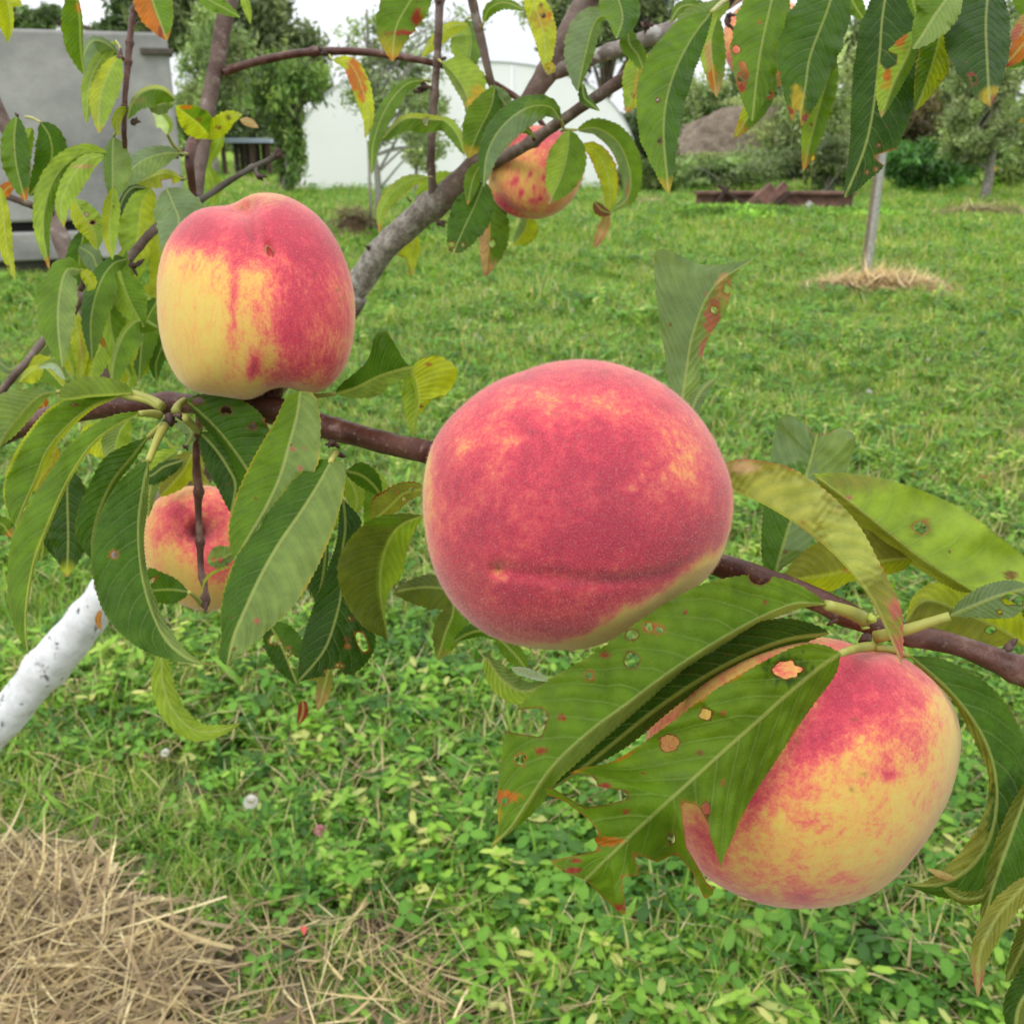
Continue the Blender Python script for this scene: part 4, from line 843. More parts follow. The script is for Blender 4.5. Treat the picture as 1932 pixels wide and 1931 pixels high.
# ------------------------------------------------------------------ peaches
M_FUZZ = make_plain('peach_fuzz', (.72, .52, .42), .8, .05, 10, .1, trans=.5)
def peach(outline, centre, depth, mat, blush0, blobs=(), darks=(), dots=(), dents=(), suture=None, zr=None, label='', fuzz=0, res=(150, 84), extra=None, flen=.0007, grp=None):
    o2 = np.asarray(outline, float); cx, cy = centre
    ang = np.arctan2(o2[:, 1] - cy, o2[:, 0] - cx); r = np.hypot(o2[:, 0] - cx, o2[:, 1] - cy)
    k = np.argsort(ang); ang, r = ang[k], r[k]
    aa = np.concatenate([ang - 2 * np.pi, ang, ang + 2 * np.pi]); rr = np.tile(r, 3)
    nth, nph = res
    th = np.linspace(-np.pi, np.pi, nth, endpoint=False)
    R = np.interp(th, aa, rr)
    ker = np.array([1, 2, 3, 2, 1.]); ker /= ker.sum()
    for _ in range(2): R = np.convolve(np.tile(R, 3), ker, 'same')[nth:2 * nth]
    rm = r.mean() * depth / F_PX
    R = R * math.sqrt(1 - (rm / depth) ** 2)
    zr = zr or rm
    ph = np.linspace(0, np.pi, nph)
    c3 = P(cx, cy, depth); vd = (c3 - CAM) / np.linalg.norm(c3 - CAM)
    TH, PH = np.meshgrid(th, ph[1:-1])
    RR = np.tile(R, (nph - 2, 1)); mean = R.mean()
    # away from the silhouette the section becomes rounder
    wgt = np.sin(PH) ** 1.2
    RX = RR * wgt + mean * (1 - wgt)
    X = cx + RX * np.cos(TH) * np.sin(PH); Y = cy + RX * np.sin(TH) * np.sin(PH); Z = -np.cos(PH)
    X = np.concatenate([[cx], X.ravel(), [cx]]); Y = np.concatenate([[cy], Y.ravel(), [cy]]); Z = np.concatenate([[-1], Z.ravel(), [1]]) * zr
    front = Z < .2 * zr
    xy = np.stack([X, Y], 1)
    for (x, y, amt, rx, ry, *rot) in dents:
        a = math.radians(rot[0]) if rot else 0
        dx, dy = X - x, Y - y
        u = (dx * math.cos(a) + dy * math.sin(a)) / rx; v = (-dx * math.sin(a) + dy * math.cos(a)) / ry
        Z = Z + np.where(front, amt * np.exp(-(u * u + v * v)), 0)
    if suture:
        pl, amt, wd = suture; pl = spline(np.array(pl, float), 30)
        dist = np.min(np.linalg.norm(xy[:, None] - pl[None], axis=2), axis=1)
        Z = Z + np.where(front, amt * np.exp(-(dist / wd) ** 2), 0)
    n1 = vnoise(np.stack([X, Y, Z * F_PX / depth], 1), .012 * 300 / r.mean(), int(cx)); Z = Z + n1 * zr * .006
    V = c3 + (RGT * (X - cx)[:, None] - UP * (Y - cy)[:, None]) * depth / F_PX + vd * Z[:, None]
    f = []
    i = np.arange(nph - 3)[:, None]; j = np.arange(nth)[None]
    Q = np.stack([1 + i * nth + j, 1 + (i + 1) * nth + j, 1 + (i + 1) * nth + (j + 1) % nth, 1 + i * nth + (j + 1) % nth], -1).reshape(-1, 4)
    last = len(X) - 1; b0 = 1 + (nph - 3) * nth
    caps = [(0, 1 + k_, 1 + (k_ + 1) % nth) for k_ in range(nth)] + [(last, b0 + (k_ + 1) % nth, b0 + k_) for k_ in range(nth)]
    me = mesh_of('peach', V, [tuple(q) for q in Q.tolist()] + caps)
    bl = np.full(len(X), float(blush0)); dk = np.zeros(len(X)); sp = np.zeros(len(X))
    def g(x, y, rx, ry, rot=0):
        a = math.radians(rot); dx, dy = X - x, Y - y
        u = (dx * math.cos(a) + dy * math.sin(a)) / rx; v = (-dx * math.sin(a) + dy * math.cos(a)) / ry
        return np.exp(-(u * u + v * v))
    for (x, y, rx, ry, amt, *rot) in blobs: bl += amt * g(x, y, rx, ry, rot[0] if rot else 0)
    for (x, y, rx, ry, amt, *rot) in darks: dk += amt * g(x, y, rx, ry, rot[0] if rot else 0)
    for (x, y, rad, amt) in dots: sp += amt * g(x, y, rad, rad)
    bl = bl + .06 * vnoise(xy, .05, 5)
    if extra: bl = extra(X, Y, bl)
    attr_color(me, 'pigment', np.clip(np.stack([bl, dk, sp], 1), 0, 1))
    me.materials.append(mat)
    me.polygons.foreach_set('use_smooth', np.ones(len(me.polygons), bool))
    # local coordinates about the fruit's own centre
    vv = V - c3; me.vertices.foreach_set('co', vv.astype(np.float32).ravel()); me.update()
    root = empty('peach', c3, label, 'peach', grp)
    skin = bpy.data.objects.new('skin', me); COL.objects.link(skin); skin.parent = root
    if fuzz:
        fr = np.random.default_rng(int(cx))
        q = Q[fr.integers(0, len(Q), fuzz * 2)]
        # more even over the surface: accept by the size of the face
        area = np.linalg.norm(np.cross(vv[q[:, 1]] - vv[q[:, 0]], vv[q[:, 3]] - vv[q[:, 0]]), axis=1)
        q = q[fr.random(len(q)) < area / area.max()]
        s_, t_ = fr.random((2, len(q), 1))
        p0 = (vv[q[:, 0]] * (1 - s_) + vv[q[:, 1]] * s_) * (1 - t_) + (vv[q[:, 3]] * (1 - s_) + vv[q[:, 2]] * s_) * t_
        nr = np.cross(vv[q[:, 1]] - vv[q[:, 0]], vv[q[:, 3]] - vv[q[:, 0]]); nr /= np.linalg.norm(nr, axis=1)[:, None] + 1e-12
        nr = np.where(((nr * p0).sum(1) < 0)[:, None], -nr, nr)
        dr = nr + fr.normal(size=nr.shape) * .45; dr /= np.linalg.norm(dr, axis=1)[:, None]
        sd = np.cross(dr, fr.normal(size=dr.shape)); sd /= np.linalg.norm(sd, axis=1)[:, None] + 1e-9
        L = flen * fr.uniform(.5, 1.3, (len(q), 1)); wv = .000028 * (depth / .28)
        tv = np.stack([p0 - sd * wv, p0 + sd * wv, p0 + dr * L], 1).reshape(-1, 3)
        fm = mesh_of('fuzz', tv, np.arange(len(tv)).reshape(-1, 3))
        fm.materials.append(M_FUZZ)
        fo = bpy.data.objects.new('fuzz', fm); COL.objects.link(fo); fo.parent = root; fo['kind'] = 'stuff'
    return root, skin, (cx, cy, c3, vd, zr)

MP = make_peach_material('peach_skin_main', (1, 1, 1))
MP1 = make_peach_material('peach_skin_streaked', (1.5, 1.5, .55))
MP2 = make_peach_material('peach_skin_mottled', (1, 1, 1))
main_out = [(1089, 679), (1154, 685), (1203, 701), (1262, 732), (1298, 763), (1332, 804), (1360, 856), (1377, 898), (1384, 943), (1379, 995), (1363, 1047), (1332, 1092), (1298, 1116), (1262, 1137), (1200, 1180), (1138, 1213), (1105, 1223), (1040, 1224),
            (974, 1216), (925, 1200), (880, 1167), (840, 1118), (817, 1066), (804, 1007), (798, 942), (801, 893), (814, 840), (840, 798), (876, 762), (925, 726), (991, 700), (1040, 684)]
peach(main_out, (1090, 950), .285, MP, .80,
      blobs=((1210, 1185, 170, 50, -1.15, -26), (1040, 1228, 150, 28, -1.0, 4), (1350, 1090, 70, 46, -.95, -40), (796, 1000, 30, 160, -.62), (810, 880, 20, 70, -.4), (1188, 812, 70, 34, -.28, 20), (1040, 782, 80, 26, -.20), (1270, 885, 40, 60, -.36),
             (960, 760, 60, 20, -.15), (1180, 925, 10, 7, -.4), (1195, 905, 7, 7, -.3), (900, 852, 40, 20, -.2), (985, 850, 24, 16, -.25), (1110, 870, 110, 50, .25), (1150, 1000, 160, 50, .18), (958, 1062, 10, 10, -.55), (966, 1075, 8, 7, -.4), (870, 1020, 60, 50, -.12), (1090, 700, 170, 24, -.1), (1374, 1000, 14, 90, -.4)),
      darks=((1130, 930, 120, 50, .45), (1190, 1074, 140, 11, 1.1, -3), (900, 1085, 70, 40, .55), (930, 960, 60, 90, .4), (980, 1160, 90, 30, .3), (1010, 830, 8, 7, .8), (1054, 800, 7, 7, .8), (1120, 820, 24, 9, .4), (1080, 720, 160, 26, .35), (850, 880, 30, 60, .3), (1280, 1010, 60, 40, .35), (1350, 850, 20, 50, .3), (1120, 1010, 180, 70, .25)),
      dots=((957, 1058, 4.5, .95),), dents=((957, 1060, .0016, 14, 10), (1090, 1290, 0, 1, 1)), suture=([(957, 1060), (1050, 1070), (1170, 1076), (1290, 1052), (1385, 1010)], .0014, 12),
      extra=lambda X, Y, b: np.clip(b, 0, 1) - .85 * np.clip((((X - 1384) * .533 + (Y - 1020) * .846) + 34 + 9 * np.sin(X * .05) + 6 * np.sin(X * .13)) / 60, 0, 1) * np.clip((X - 900) / 160, 0, 1),
      label='large deep red peach in the middle of the near branch, with a small tip dimple', fuzz=60000, res=(220, 120), grp='peaches ripening on the peach tree')
p1_out = [(500, 363), (536, 368), (572, 386), (605, 412), (631, 448), (651, 490), (664, 536), (670, 589), (666, 640), (655, 685), (638, 712), (621, 731), (600, 742), (582, 744), (564, 738), (545, 731), (523, 732), (504, 738), (490, 748), (468, 755), (445, 752), (420, 747), (390, 744), (362, 737), (343, 724), (324, 696), (310, 665),
          (302, 631), (297, 590), (296, 556), (299, 507), (311, 464), (333, 428), (366, 399), (392, 390), (422, 390), (440, 384), (458, 372), (478, 365)]
peach(p1_out, (483, 562), .375, MP1, .13,
      blobs=((510, 440, 170, 62, .80), (575, 560, 60, 120, .55), (545, 640, 34, 60, .35), (445, 560, 12, 80, .42), (480, 680, 12, 28, .7, 10), (640, 560, 26, 140, .35), (610, 690, 40, 40, .28), (360, 440, 50, 40, .5), (380, 400, 60, 20, .2), (455, 396, 12, 6, -.1),
             (520, 700, 40, 20, .25), (340, 600, 60, 100, -.12), (600, 440, 60, 60, .2), (430, 700, 16, 20, .25), (525, 590, 40, 80, .25)),
      darks=((440, 385, 90, 22, .75), (540, 385, 60, 20, .6), (575, 660, 16, 60, .2), (560, 540, 30, 60, .3), (330, 430, 20, 22, .3), (470, 450, 14, 60, .25)),
      dots=((628, 548, 3, .8), (586, 520, 2.5, .7), (638, 562, 3, .6), (457, 396, 4, .6)), dents=((462, 398, .010, 24, 22), (477, 430, .0045, 12, 50, -12), (540, 742, .006, 50, 18), (507, 477, .0035, 7, 14, -28)), suture=([(462, 400), (478, 430), (500, 470), (520, 540)], .0012, 12),
      label='peach sitting upright on the branch, red above, yellow below, small split in its skin', fuzz=42000, res=(200, 110), grp='peaches ripening on the peach tree')
p2_out = [(1646, 1222), (1690, 1232), (1724, 1251), (1772, 1289), (1803, 1337), (1815, 1386), (1806, 1458), (1772, 1545), (1724, 1617), (1666, 1675), (1603, 1704), (1531, 1713), (1458, 1709), (1386, 1685), (1328, 1651), (1297, 1603), (1262, 1540), (1230, 1470), (1215, 1400), (1232, 1340), (1285, 1280), (1365, 1232), (1460, 1205), (1560, 1203), (1605, 1212)]
peach(p2_out, (1525, 1455), .292, MP2, .24,
      blobs=((1580, 1330, 55, 110, .62, 25), (1540, 1400, 36, 34, .35), (1690, 1290, 80, 70, .38), (1440, 1470, 70, 60, .42), (1400, 1500, 40, 20, .2), (1340, 1600, 70, 90, .34), (1530, 1540, 60, 16, .22, 20), (1590, 1640, 20, 12, .35), (1510, 1670, 24, 30, .35, -30), (1660, 1460, 20, 12, .35), (1650, 1380, 60, 60, .18),
             (1800, 1420, 40, 160, -.22), (1640, 1560, 120, 70, -.18), (1400, 1270, 220, 60, .10), (1230, 1380, 60, 120, .30), (1450, 1690, 120, 30, .2), (1630, 1350, 20, 16, .3), (1700, 1350, 50, 50, .15)),  # left-edge blobs deepen the blush to stand for shade behind the leaves
      darks=((1545, 1395, 26, 26, .35), (1400, 1690, 120, 26, .25)), dots=((1602, 1368, 4, .8), (1509, 1407, 4, .8), (1615, 1459, 4, .85), (1597, 1485, 4, .7)), dents=((1640, 1225, .010, 30, 26),),
      suture=([(1700, 1240), (1765, 1310), (1790, 1420), (1760, 1540)], .0010, 22),
      label='yellow peach with red shoulder hanging at lower right, partly behind a ragged leaf', fuzz=50000, res=(200, 110), grp='peaches ripening on the peach tree')
p3_out = [(268, 1020), (272, 985), (284, 954), (303, 937), (330, 923), (357, 917), (383, 916), (415, 920), (447, 937), (470, 965), (482, 1005), (482, 1050), (470, 1090), (450, 1125), (420, 1147), (385, 1152), (350, 1143), (318, 1125), (290, 1098), (274, 1065)]
peach(p3_out, (375, 1030), .545, make_peach_material('peach_skin_small'), .30,
      blobs=((375, 1010, 40, 34, .45), (335, 965, 50, 22, .42, -25), (420, 960, 30, 30, .35), (330, 1010, 40, 14, .2), (410, 1060, 30, 40, .3), (330, 1100, 60, 50, -.2), (285, 1000, 20, 60, -.1), (370, 1120, 60, 30, -.22)), darks=((376, 1003, 15, 13, 1.6), (378, 1000, 30, 20, .5)),
      dots=((345, 957, 2.4, .9), (349, 962, 2.2, .8), (338, 1011, 2.4, .9), (344, 1012, 2, .8), (405, 995, 2, .6), (398, 1002, 1.6, .6), (410, 988, 1.8, .5), (396, 985, 1.5, .5)), dents=((376, 1004, .017, 17, 16), (376, 1004, .006, 50, 46)),
      label='orange peach hanging behind the drooping leaves at left, its hollow stalk end towards us', fuzz=16000, flen=.0009, res=(140, 80), grp='peaches ripening on the peach tree')
p4_out = [(921, 329), (926, 365), (944, 393), (972, 409), (1004, 413), (1039, 407), (1071, 386), (1092, 354), (1103, 311), (1096, 280), (1078, 257), (1039, 241), (1003, 237), (969, 246), (944, 276), (926, 301)]
peach(p4_out, (1012, 326), .735, MP1, .30,
      blobs=((950, 385, 34, 16, .55, 35), (1040, 252, 60, 20, .5), (960, 270, 26, 22, .3), (1060, 290, 26, 30, .4), (975, 340, 5, 9, .5, 20), (1000, 330, 4, 8, .45, 25), (985, 362, 5, 10, .5, 20), (1003, 378, 8, 5, .4), (1025, 335, 4, 7, .45, 20), (1008, 352, 3, 5, .4), (1020, 372, 4, 6, .4), (1080, 340, 16, 50, -.12), (990, 300, 6, 5, .4), (1035, 310, 20, 12, .2)),
      darks=((955, 370, 20, 10, .3), (1045, 262, 30, 14, .3)), dots=((931, 337, 6, .7), (1041, 285, 8, .6), (1036, 300, 6, .6), (1034, 318, 6, .7), (1048, 278, 5, .5)), suture=([(926, 335), (938, 362), (960, 388), (1000, 410)], .0045, 7), dents=((1030, 250, .004, 30, 16),),
      label='small speckled peach hanging below the thin upper branch, a bronze mark beside its leaf', fuzz=9000, flen=.001, res=(120, 70), grp='peaches ripening on the peach tree')
th = np.linspace(0, 2 * np.pi, 24, endpoint=False)
p5_out = np.stack([1450 + 87 * np.cos(th), 80 + 86 * np.sin(th)], 1)
peach(p5_out, (1450, 80), .70, MP2, .32, blobs=((1385, 60, 30, 60, .12), (1500, 60, 50, 50, .2)), label='pale orange peach at upper right, mostly hidden behind hanging green leaves', fuzz=6000, flen=.001, res=(100, 60), grp='peaches ripening on the peach tree')
# the split in the skin of the upright peach, and short stalks
def patch_on(x, y, d, w, h, rot, mat, name, parent):
    a = math.radians(rot); n = 12; pts = []
    for k in range(n):
        t = 2 * math.pi * k / n; u, v = w * math.cos(t), h * math.sin(t) * (1 - .25 * abs(math.cos(t)))
        pts.append((x + u * math.cos(a) - v * math.sin(a), y + u * math.sin(a) + v * math.cos(a)))
    V = [P(p[0], p[1], d) for p in pts] + [P(x, y, d + .0012)]
    me = mesh_of(name, np.array(V), [(k, (k + 1) % n, n) for k in range(n)])
    return link(name, me, mat, parent)
#@@PART3
# the split in the upright peach
_pc = [o for o in COL.objects if o.type == 'EMPTY' and o.get('label', '').startswith('peach sitting')][0]
patch_on(508, 477, .3435, 8.5, 17, -22, make_plain('split_rim', (.50, .28, .16), .8, .2, 400), 'split_rim', _pc)
patch_on(509, 476, .3430, 5.2, 13, -22, make_plain('split_flesh', (.42, .02, .02), .45, .3, 500, .5), 'split_flesh', _pc)

# ------------------------------------------------------------------ ground
M_GROUND = make_ground()
def grid_ground():
    ys = np.concatenate([np.linspace(-12, 0, 7), np.linspace(.4, 8, 90), np.linspace(8.4, 30, 50), np.geomspace(32, 500, 26)])
    xs = np.concatenate([-np.geomspace(300, 8, 14), np.linspace(-7, 7, 90), np.geomspace(8, 300, 14)])
    X, Y = np.meshgrid(xs, ys); XY = np.stack([X.ravel(), Y.ravel()], 1)
    Z = .012 * vnoise(XY, 2.0, 4) + .006 * vnoise(XY, 9.0, 6) - .02
    n, m = len(ys), len(xs); i = np.arange(n - 1)[:, None]; j = np.arange(m - 1)[None]
    F = np.stack([i * m + j, i * m + j + 1, (i + 1) * m + j + 1, (i + 1) * m + j], -1).reshape(-1, 4)
    me = mesh_of('ground', np.column_stack([XY, Z]), F); o = link('ground', me, M_GROUND); o['kind'] = 'structure'; return o
grid_ground()

SRC = bpy.data.collections.new('plant_sources')       # never linked to the scene: only feeds the scatter
def ribbon(p0, az, L, w, lean, curl, nseg, tone, V, F, T, droop=0.0, shape='blade', cup=0.0):
    base = len(V); d = np.array([math.cos(az), math.sin(az), 0.0]); sdv = np.array([-d[1], d[0], 0.0]); p = np.array(p0, float); a = lean
    for k in range(nseg + 1):
        t = k / nseg
        if shape == 'blade': ww = w * (1 - t ** 2.2) + w * .05
        else: ww = w * max(.06, math.sin(math.pi * min(1, .06 + t * .94)) ** .7)
        up = np.array([0, 0, 1.0]) * math.cos(a) + d * math.sin(a)
        nn = np.cross(sdv, up)
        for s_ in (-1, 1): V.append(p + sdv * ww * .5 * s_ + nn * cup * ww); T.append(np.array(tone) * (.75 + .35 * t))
        if k < nseg: F.append((base + 2 * k, base + 2 * k + 1, base + 2 * k + 3, base + 2 * k + 2))
        p = p + up * (L / nseg); a += curl / nseg
def disc_leaf(c, nrm_az, tiltv, r, tone, V, F, T, n=8, elong=1.25, az=0.0):
    base = len(V); nz_ = math.cos(tiltv); nx = math.sin(tiltv)
    u = np.array([math.cos(nrm_az) * nz_, math.sin(nrm_az) * nz_, -nx]); v = np.array([-math.sin(nrm_az), math.cos(nrm_az), 0])
    nr = np.cross(u, v); c = np.array(c, float)
    V.append(c); T.append(np.array(tone) * 1.12)
    for k in range(n):
        t = 2 * math.pi * k / n; rr = r * (1 + .06 * math.cos(2 * t))
        V.append(c + u * (rr * elong * math.cos(t) + r * elong * .9) + v * rr * .82 * math.sin(t) + nr * r * .18 * abs(math.sin(t))); T.append(np.array(tone) * random.uniform(.85, 1.1))
    V[base] = c + u * r * elong * .9
    for k in range(n): F.append((base, base + 1 + k, base + 1 + (k + 1) % n))
def add_src(name, V, F, T, mat):
    me = mesh_of(name, np.array(V), F); attr_color(me, 'tone', np.clip(np.array(T), 0, 1)); me.materials.append(mat)
    me.polygons.foreach_set('use_smooth', np.ones(len(me.polygons), bool))
    o = bpy.data.objects.new(name, me); SRC.objects.link(o)
M_GRASS = make_foliage('grass_blades', .34, .5, gain=1.33)
M_STRAW = make_foliage('dry_stems', .15, .6, patchy=False)
GR = [(.155, .29, .028), (.205, .335, .04), (.28, .38, .07), (.10, .21, .025), (.36, .37, .12)]
CL = [(.065, .17, .018), (.10, .235, .024), (.15, .29, .034), (.045, .115, .018)]
DRY = [(.50, .39, .20), (.36, .27, .15), (.58, .48, .27)]
names = []
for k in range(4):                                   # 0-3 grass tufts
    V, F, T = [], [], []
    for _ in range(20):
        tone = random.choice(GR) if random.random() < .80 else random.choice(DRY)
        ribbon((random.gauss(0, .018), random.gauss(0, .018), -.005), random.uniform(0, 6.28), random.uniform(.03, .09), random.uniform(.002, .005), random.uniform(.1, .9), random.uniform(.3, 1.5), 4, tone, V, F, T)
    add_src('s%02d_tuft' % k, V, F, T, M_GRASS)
for k in range(4):                                   # 4-7 clover
    V, F, T = [], [], []
    for _ in range(7):
        x, y, h = random.gauss(0, .035), random.gauss(0, .035), random.uniform(.012, .05); a0 = random.uniform(0, 6.28); r = random.uniform(.0035, .0105)
        tone = random.choice(CL)
        ribbon((x, y, 0), a0, h, .0014, .15, .1, 1, tone, V, F, T)
        for q in range(3): disc_leaf((x + .002 * math.cos(a0 + q * 2.1), y + .002 * math.sin(a0 + q * 2.1), h), a0 + q * 2.1, random.uniform(-.25, .5), r, tone, V, F, T, 7)
    add_src('s%02d_clover' % (4 + k), V, F, T, M_GRASS)
for k in range(3):                                   # 8-10 broad leaved weeds
    V, F, T = [], [], []
    for q in range(8):
        tone = np.array(random.choice(CL)) * random.uniform(.8, 1.2)
        ribbon((0, 0, .0), q * 2.4 + random.random(), random.uniform(.05, .10), random.uniform(.009, .017), random.uniform(.7, 1.25), random.uniform(.2, .7), 8, tone, V, F, T, shape='leaf', cup=.12)
    add_src('s%02d_weed' % (8 + k), V, F, T, M_GRASS)
for k in range(3):                                   # 11-13 taller upright sprigs with small leaves
    V, F, T = [], [], []
    for _ in range(5):
        az = random.uniform(0, 6.28); x, y = random.gauss(0, .012), random.gauss(0, .012); H = random.uniform(.04, .09); tone = np.array(random.choice(GR)) * 1.1
        ribbon((x, y, 0), az, H, .0018, .3, .4, 2, tone * .8, V, F, T)
        for q in range(6):
            t = (q + 1) / 6; disc_leaf((x + math.cos(az) * H * t * .4, y + math.sin(az) * H * t * .4, H * t * .85), random.uniform(0, 6.28), random.uniform(-.4, .6), random.uniform(.004, .0075), tone, V, F, T, 6, 1.7)
    add_src('s%02d_sprig' % (11 + k), V, F, T, M_GRASS)
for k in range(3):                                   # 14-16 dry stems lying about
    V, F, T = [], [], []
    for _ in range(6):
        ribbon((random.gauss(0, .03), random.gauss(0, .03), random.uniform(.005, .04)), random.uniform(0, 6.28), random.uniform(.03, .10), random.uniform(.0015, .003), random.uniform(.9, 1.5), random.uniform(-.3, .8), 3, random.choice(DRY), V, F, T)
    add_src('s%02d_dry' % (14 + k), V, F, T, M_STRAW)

def scatter(name, pts, rot, scl, idx):
    me = bpy.data.meshes.new(name); me.vertices.add(len(pts)); me.vertices.foreach_set('co', np.asarray(pts, np.float32).ravel()); me.update()
    a = me.attributes.new('rot', 'FLOAT_VECTOR', 'POINT'); a.data.foreach_set('vector', np.asarray(rot, np.float32).ravel())
    a = me.attributes.new('scl', 'FLOAT', 'POINT'); a.data.foreach_set('value', np.asarray(scl, np.float32))
    a = me.attributes.new('idx', 'INT', 'POINT'); a.data.foreach_set('value', np.asarray(idx, np.int32))
    o = bpy.data.objects.new(name, me); COL.objects.link(o); o['kind'] = 'stuff'
    ng = bpy.data.node_groups.new(name + '_scatter', 'GeometryNodeTree')
    ng.interface.new_socket('Geometry', in_out='INPUT', socket_type='NodeSocketGeometry'); ng.interface.new_socket('Geometry', in_out='OUTPUT', socket_type='NodeSocketGeometry')
    gi, go = ng.nodes.new('NodeGroupInput'), ng.nodes.new('NodeGroupOutput')
    ci = ng.nodes.new('GeometryNodeCollectionInfo'); ci.inputs['Collection'].default_value = SRC; ci.inputs['Separate Children'].default_value = True; ci.inputs['Reset Children'].default_value = True
    ip = ng.nodes.new('GeometryNodeInstanceOnPoints'); ip.inputs['Pick Instance'].default_value = True
    def na(nm, ty):
        x = ng.nodes.new('GeometryNodeInputNamedAttribute'); x.data_type = ty; x.inputs['Name'].default_value = nm; return x.outputs['Attribute']
    e2r = ng.nodes.new('FunctionNodeEulerToRotation')
    L = ng.links.new
    L(gi.outputs[0], ip.inputs['Points']); L(ci.outputs[0], ip.inputs['Instance']); L(na('idx', 'INT'), ip.inputs['Instance Index'])
    L(na('rot', 'FLOAT_VECTOR'), e2r.inputs[0]); L(e2r.outputs[0], ip.inputs['Rotation']); L(na('scl', 'FLOAT'), ip.inputs['Scale']); L(ip.outputs[0], go.inputs[0])
    m = o.modifiers.new('scatter', 'NODES'); m.node_group = ng
    return o

def gpoly(pts): return np.array([G(x, y)[:2] for x, y in pts])
STRAW_ZONE = gpoly([(-260, 1585), (60, 1575), (180, 1600), (270, 1690), (350, 1725), (430, 1790), (500, 1931), (560, 2150), (-400, 2200)])
SOIL_ZONE = gpoly([(420, 1700), (560, 1720), (700, 1700), (880, 1760), (960, 1860), (980, 1960), (900, 2150), (560, 2150), (500, 1850)])
SOIL2 = gpoly([(1240, 1630), (1380, 1600), (1420, 1680), (1350, 1760), (1250, 1740)])
MULCH = [(1655, 548, .68, .34), (1862, 404, 1.1, .5), (1215, 384, .7, .4), (668, 448, .40, .35)]        # straw round other young trees: x, y, radii

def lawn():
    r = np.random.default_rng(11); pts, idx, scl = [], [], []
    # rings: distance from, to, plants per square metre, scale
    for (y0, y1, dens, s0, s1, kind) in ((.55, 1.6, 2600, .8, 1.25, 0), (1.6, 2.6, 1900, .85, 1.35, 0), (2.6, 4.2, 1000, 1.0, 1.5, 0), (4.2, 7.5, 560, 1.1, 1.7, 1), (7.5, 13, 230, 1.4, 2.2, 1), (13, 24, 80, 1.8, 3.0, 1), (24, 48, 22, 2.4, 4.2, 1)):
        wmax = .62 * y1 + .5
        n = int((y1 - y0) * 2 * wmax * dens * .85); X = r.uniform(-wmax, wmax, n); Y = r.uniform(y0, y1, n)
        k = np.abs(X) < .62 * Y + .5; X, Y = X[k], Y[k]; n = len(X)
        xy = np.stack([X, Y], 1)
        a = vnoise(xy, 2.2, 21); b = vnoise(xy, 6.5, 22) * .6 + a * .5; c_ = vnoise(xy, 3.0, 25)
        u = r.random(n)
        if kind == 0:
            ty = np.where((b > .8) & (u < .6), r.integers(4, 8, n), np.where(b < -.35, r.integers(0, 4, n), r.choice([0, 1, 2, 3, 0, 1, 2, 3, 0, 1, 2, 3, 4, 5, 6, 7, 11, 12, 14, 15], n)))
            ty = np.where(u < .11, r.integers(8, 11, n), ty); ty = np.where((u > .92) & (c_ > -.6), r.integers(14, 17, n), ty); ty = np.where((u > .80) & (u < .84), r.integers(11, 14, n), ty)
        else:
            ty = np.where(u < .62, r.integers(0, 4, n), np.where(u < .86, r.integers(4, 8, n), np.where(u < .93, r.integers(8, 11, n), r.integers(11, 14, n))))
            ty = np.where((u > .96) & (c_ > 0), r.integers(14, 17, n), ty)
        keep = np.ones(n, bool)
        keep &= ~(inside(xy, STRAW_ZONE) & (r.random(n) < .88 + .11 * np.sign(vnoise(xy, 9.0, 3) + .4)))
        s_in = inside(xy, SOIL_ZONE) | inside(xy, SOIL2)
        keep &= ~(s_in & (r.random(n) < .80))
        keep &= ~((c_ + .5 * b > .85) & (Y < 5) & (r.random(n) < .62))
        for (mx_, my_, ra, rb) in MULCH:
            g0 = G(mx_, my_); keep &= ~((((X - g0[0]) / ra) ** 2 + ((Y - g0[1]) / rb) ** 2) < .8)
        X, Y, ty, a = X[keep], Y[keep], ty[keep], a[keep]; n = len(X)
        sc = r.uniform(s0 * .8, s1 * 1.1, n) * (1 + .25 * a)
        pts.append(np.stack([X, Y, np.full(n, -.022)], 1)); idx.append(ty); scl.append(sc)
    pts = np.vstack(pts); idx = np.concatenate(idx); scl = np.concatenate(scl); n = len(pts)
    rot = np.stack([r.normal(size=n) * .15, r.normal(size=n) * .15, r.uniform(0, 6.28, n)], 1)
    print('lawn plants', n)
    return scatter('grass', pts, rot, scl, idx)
lawn()

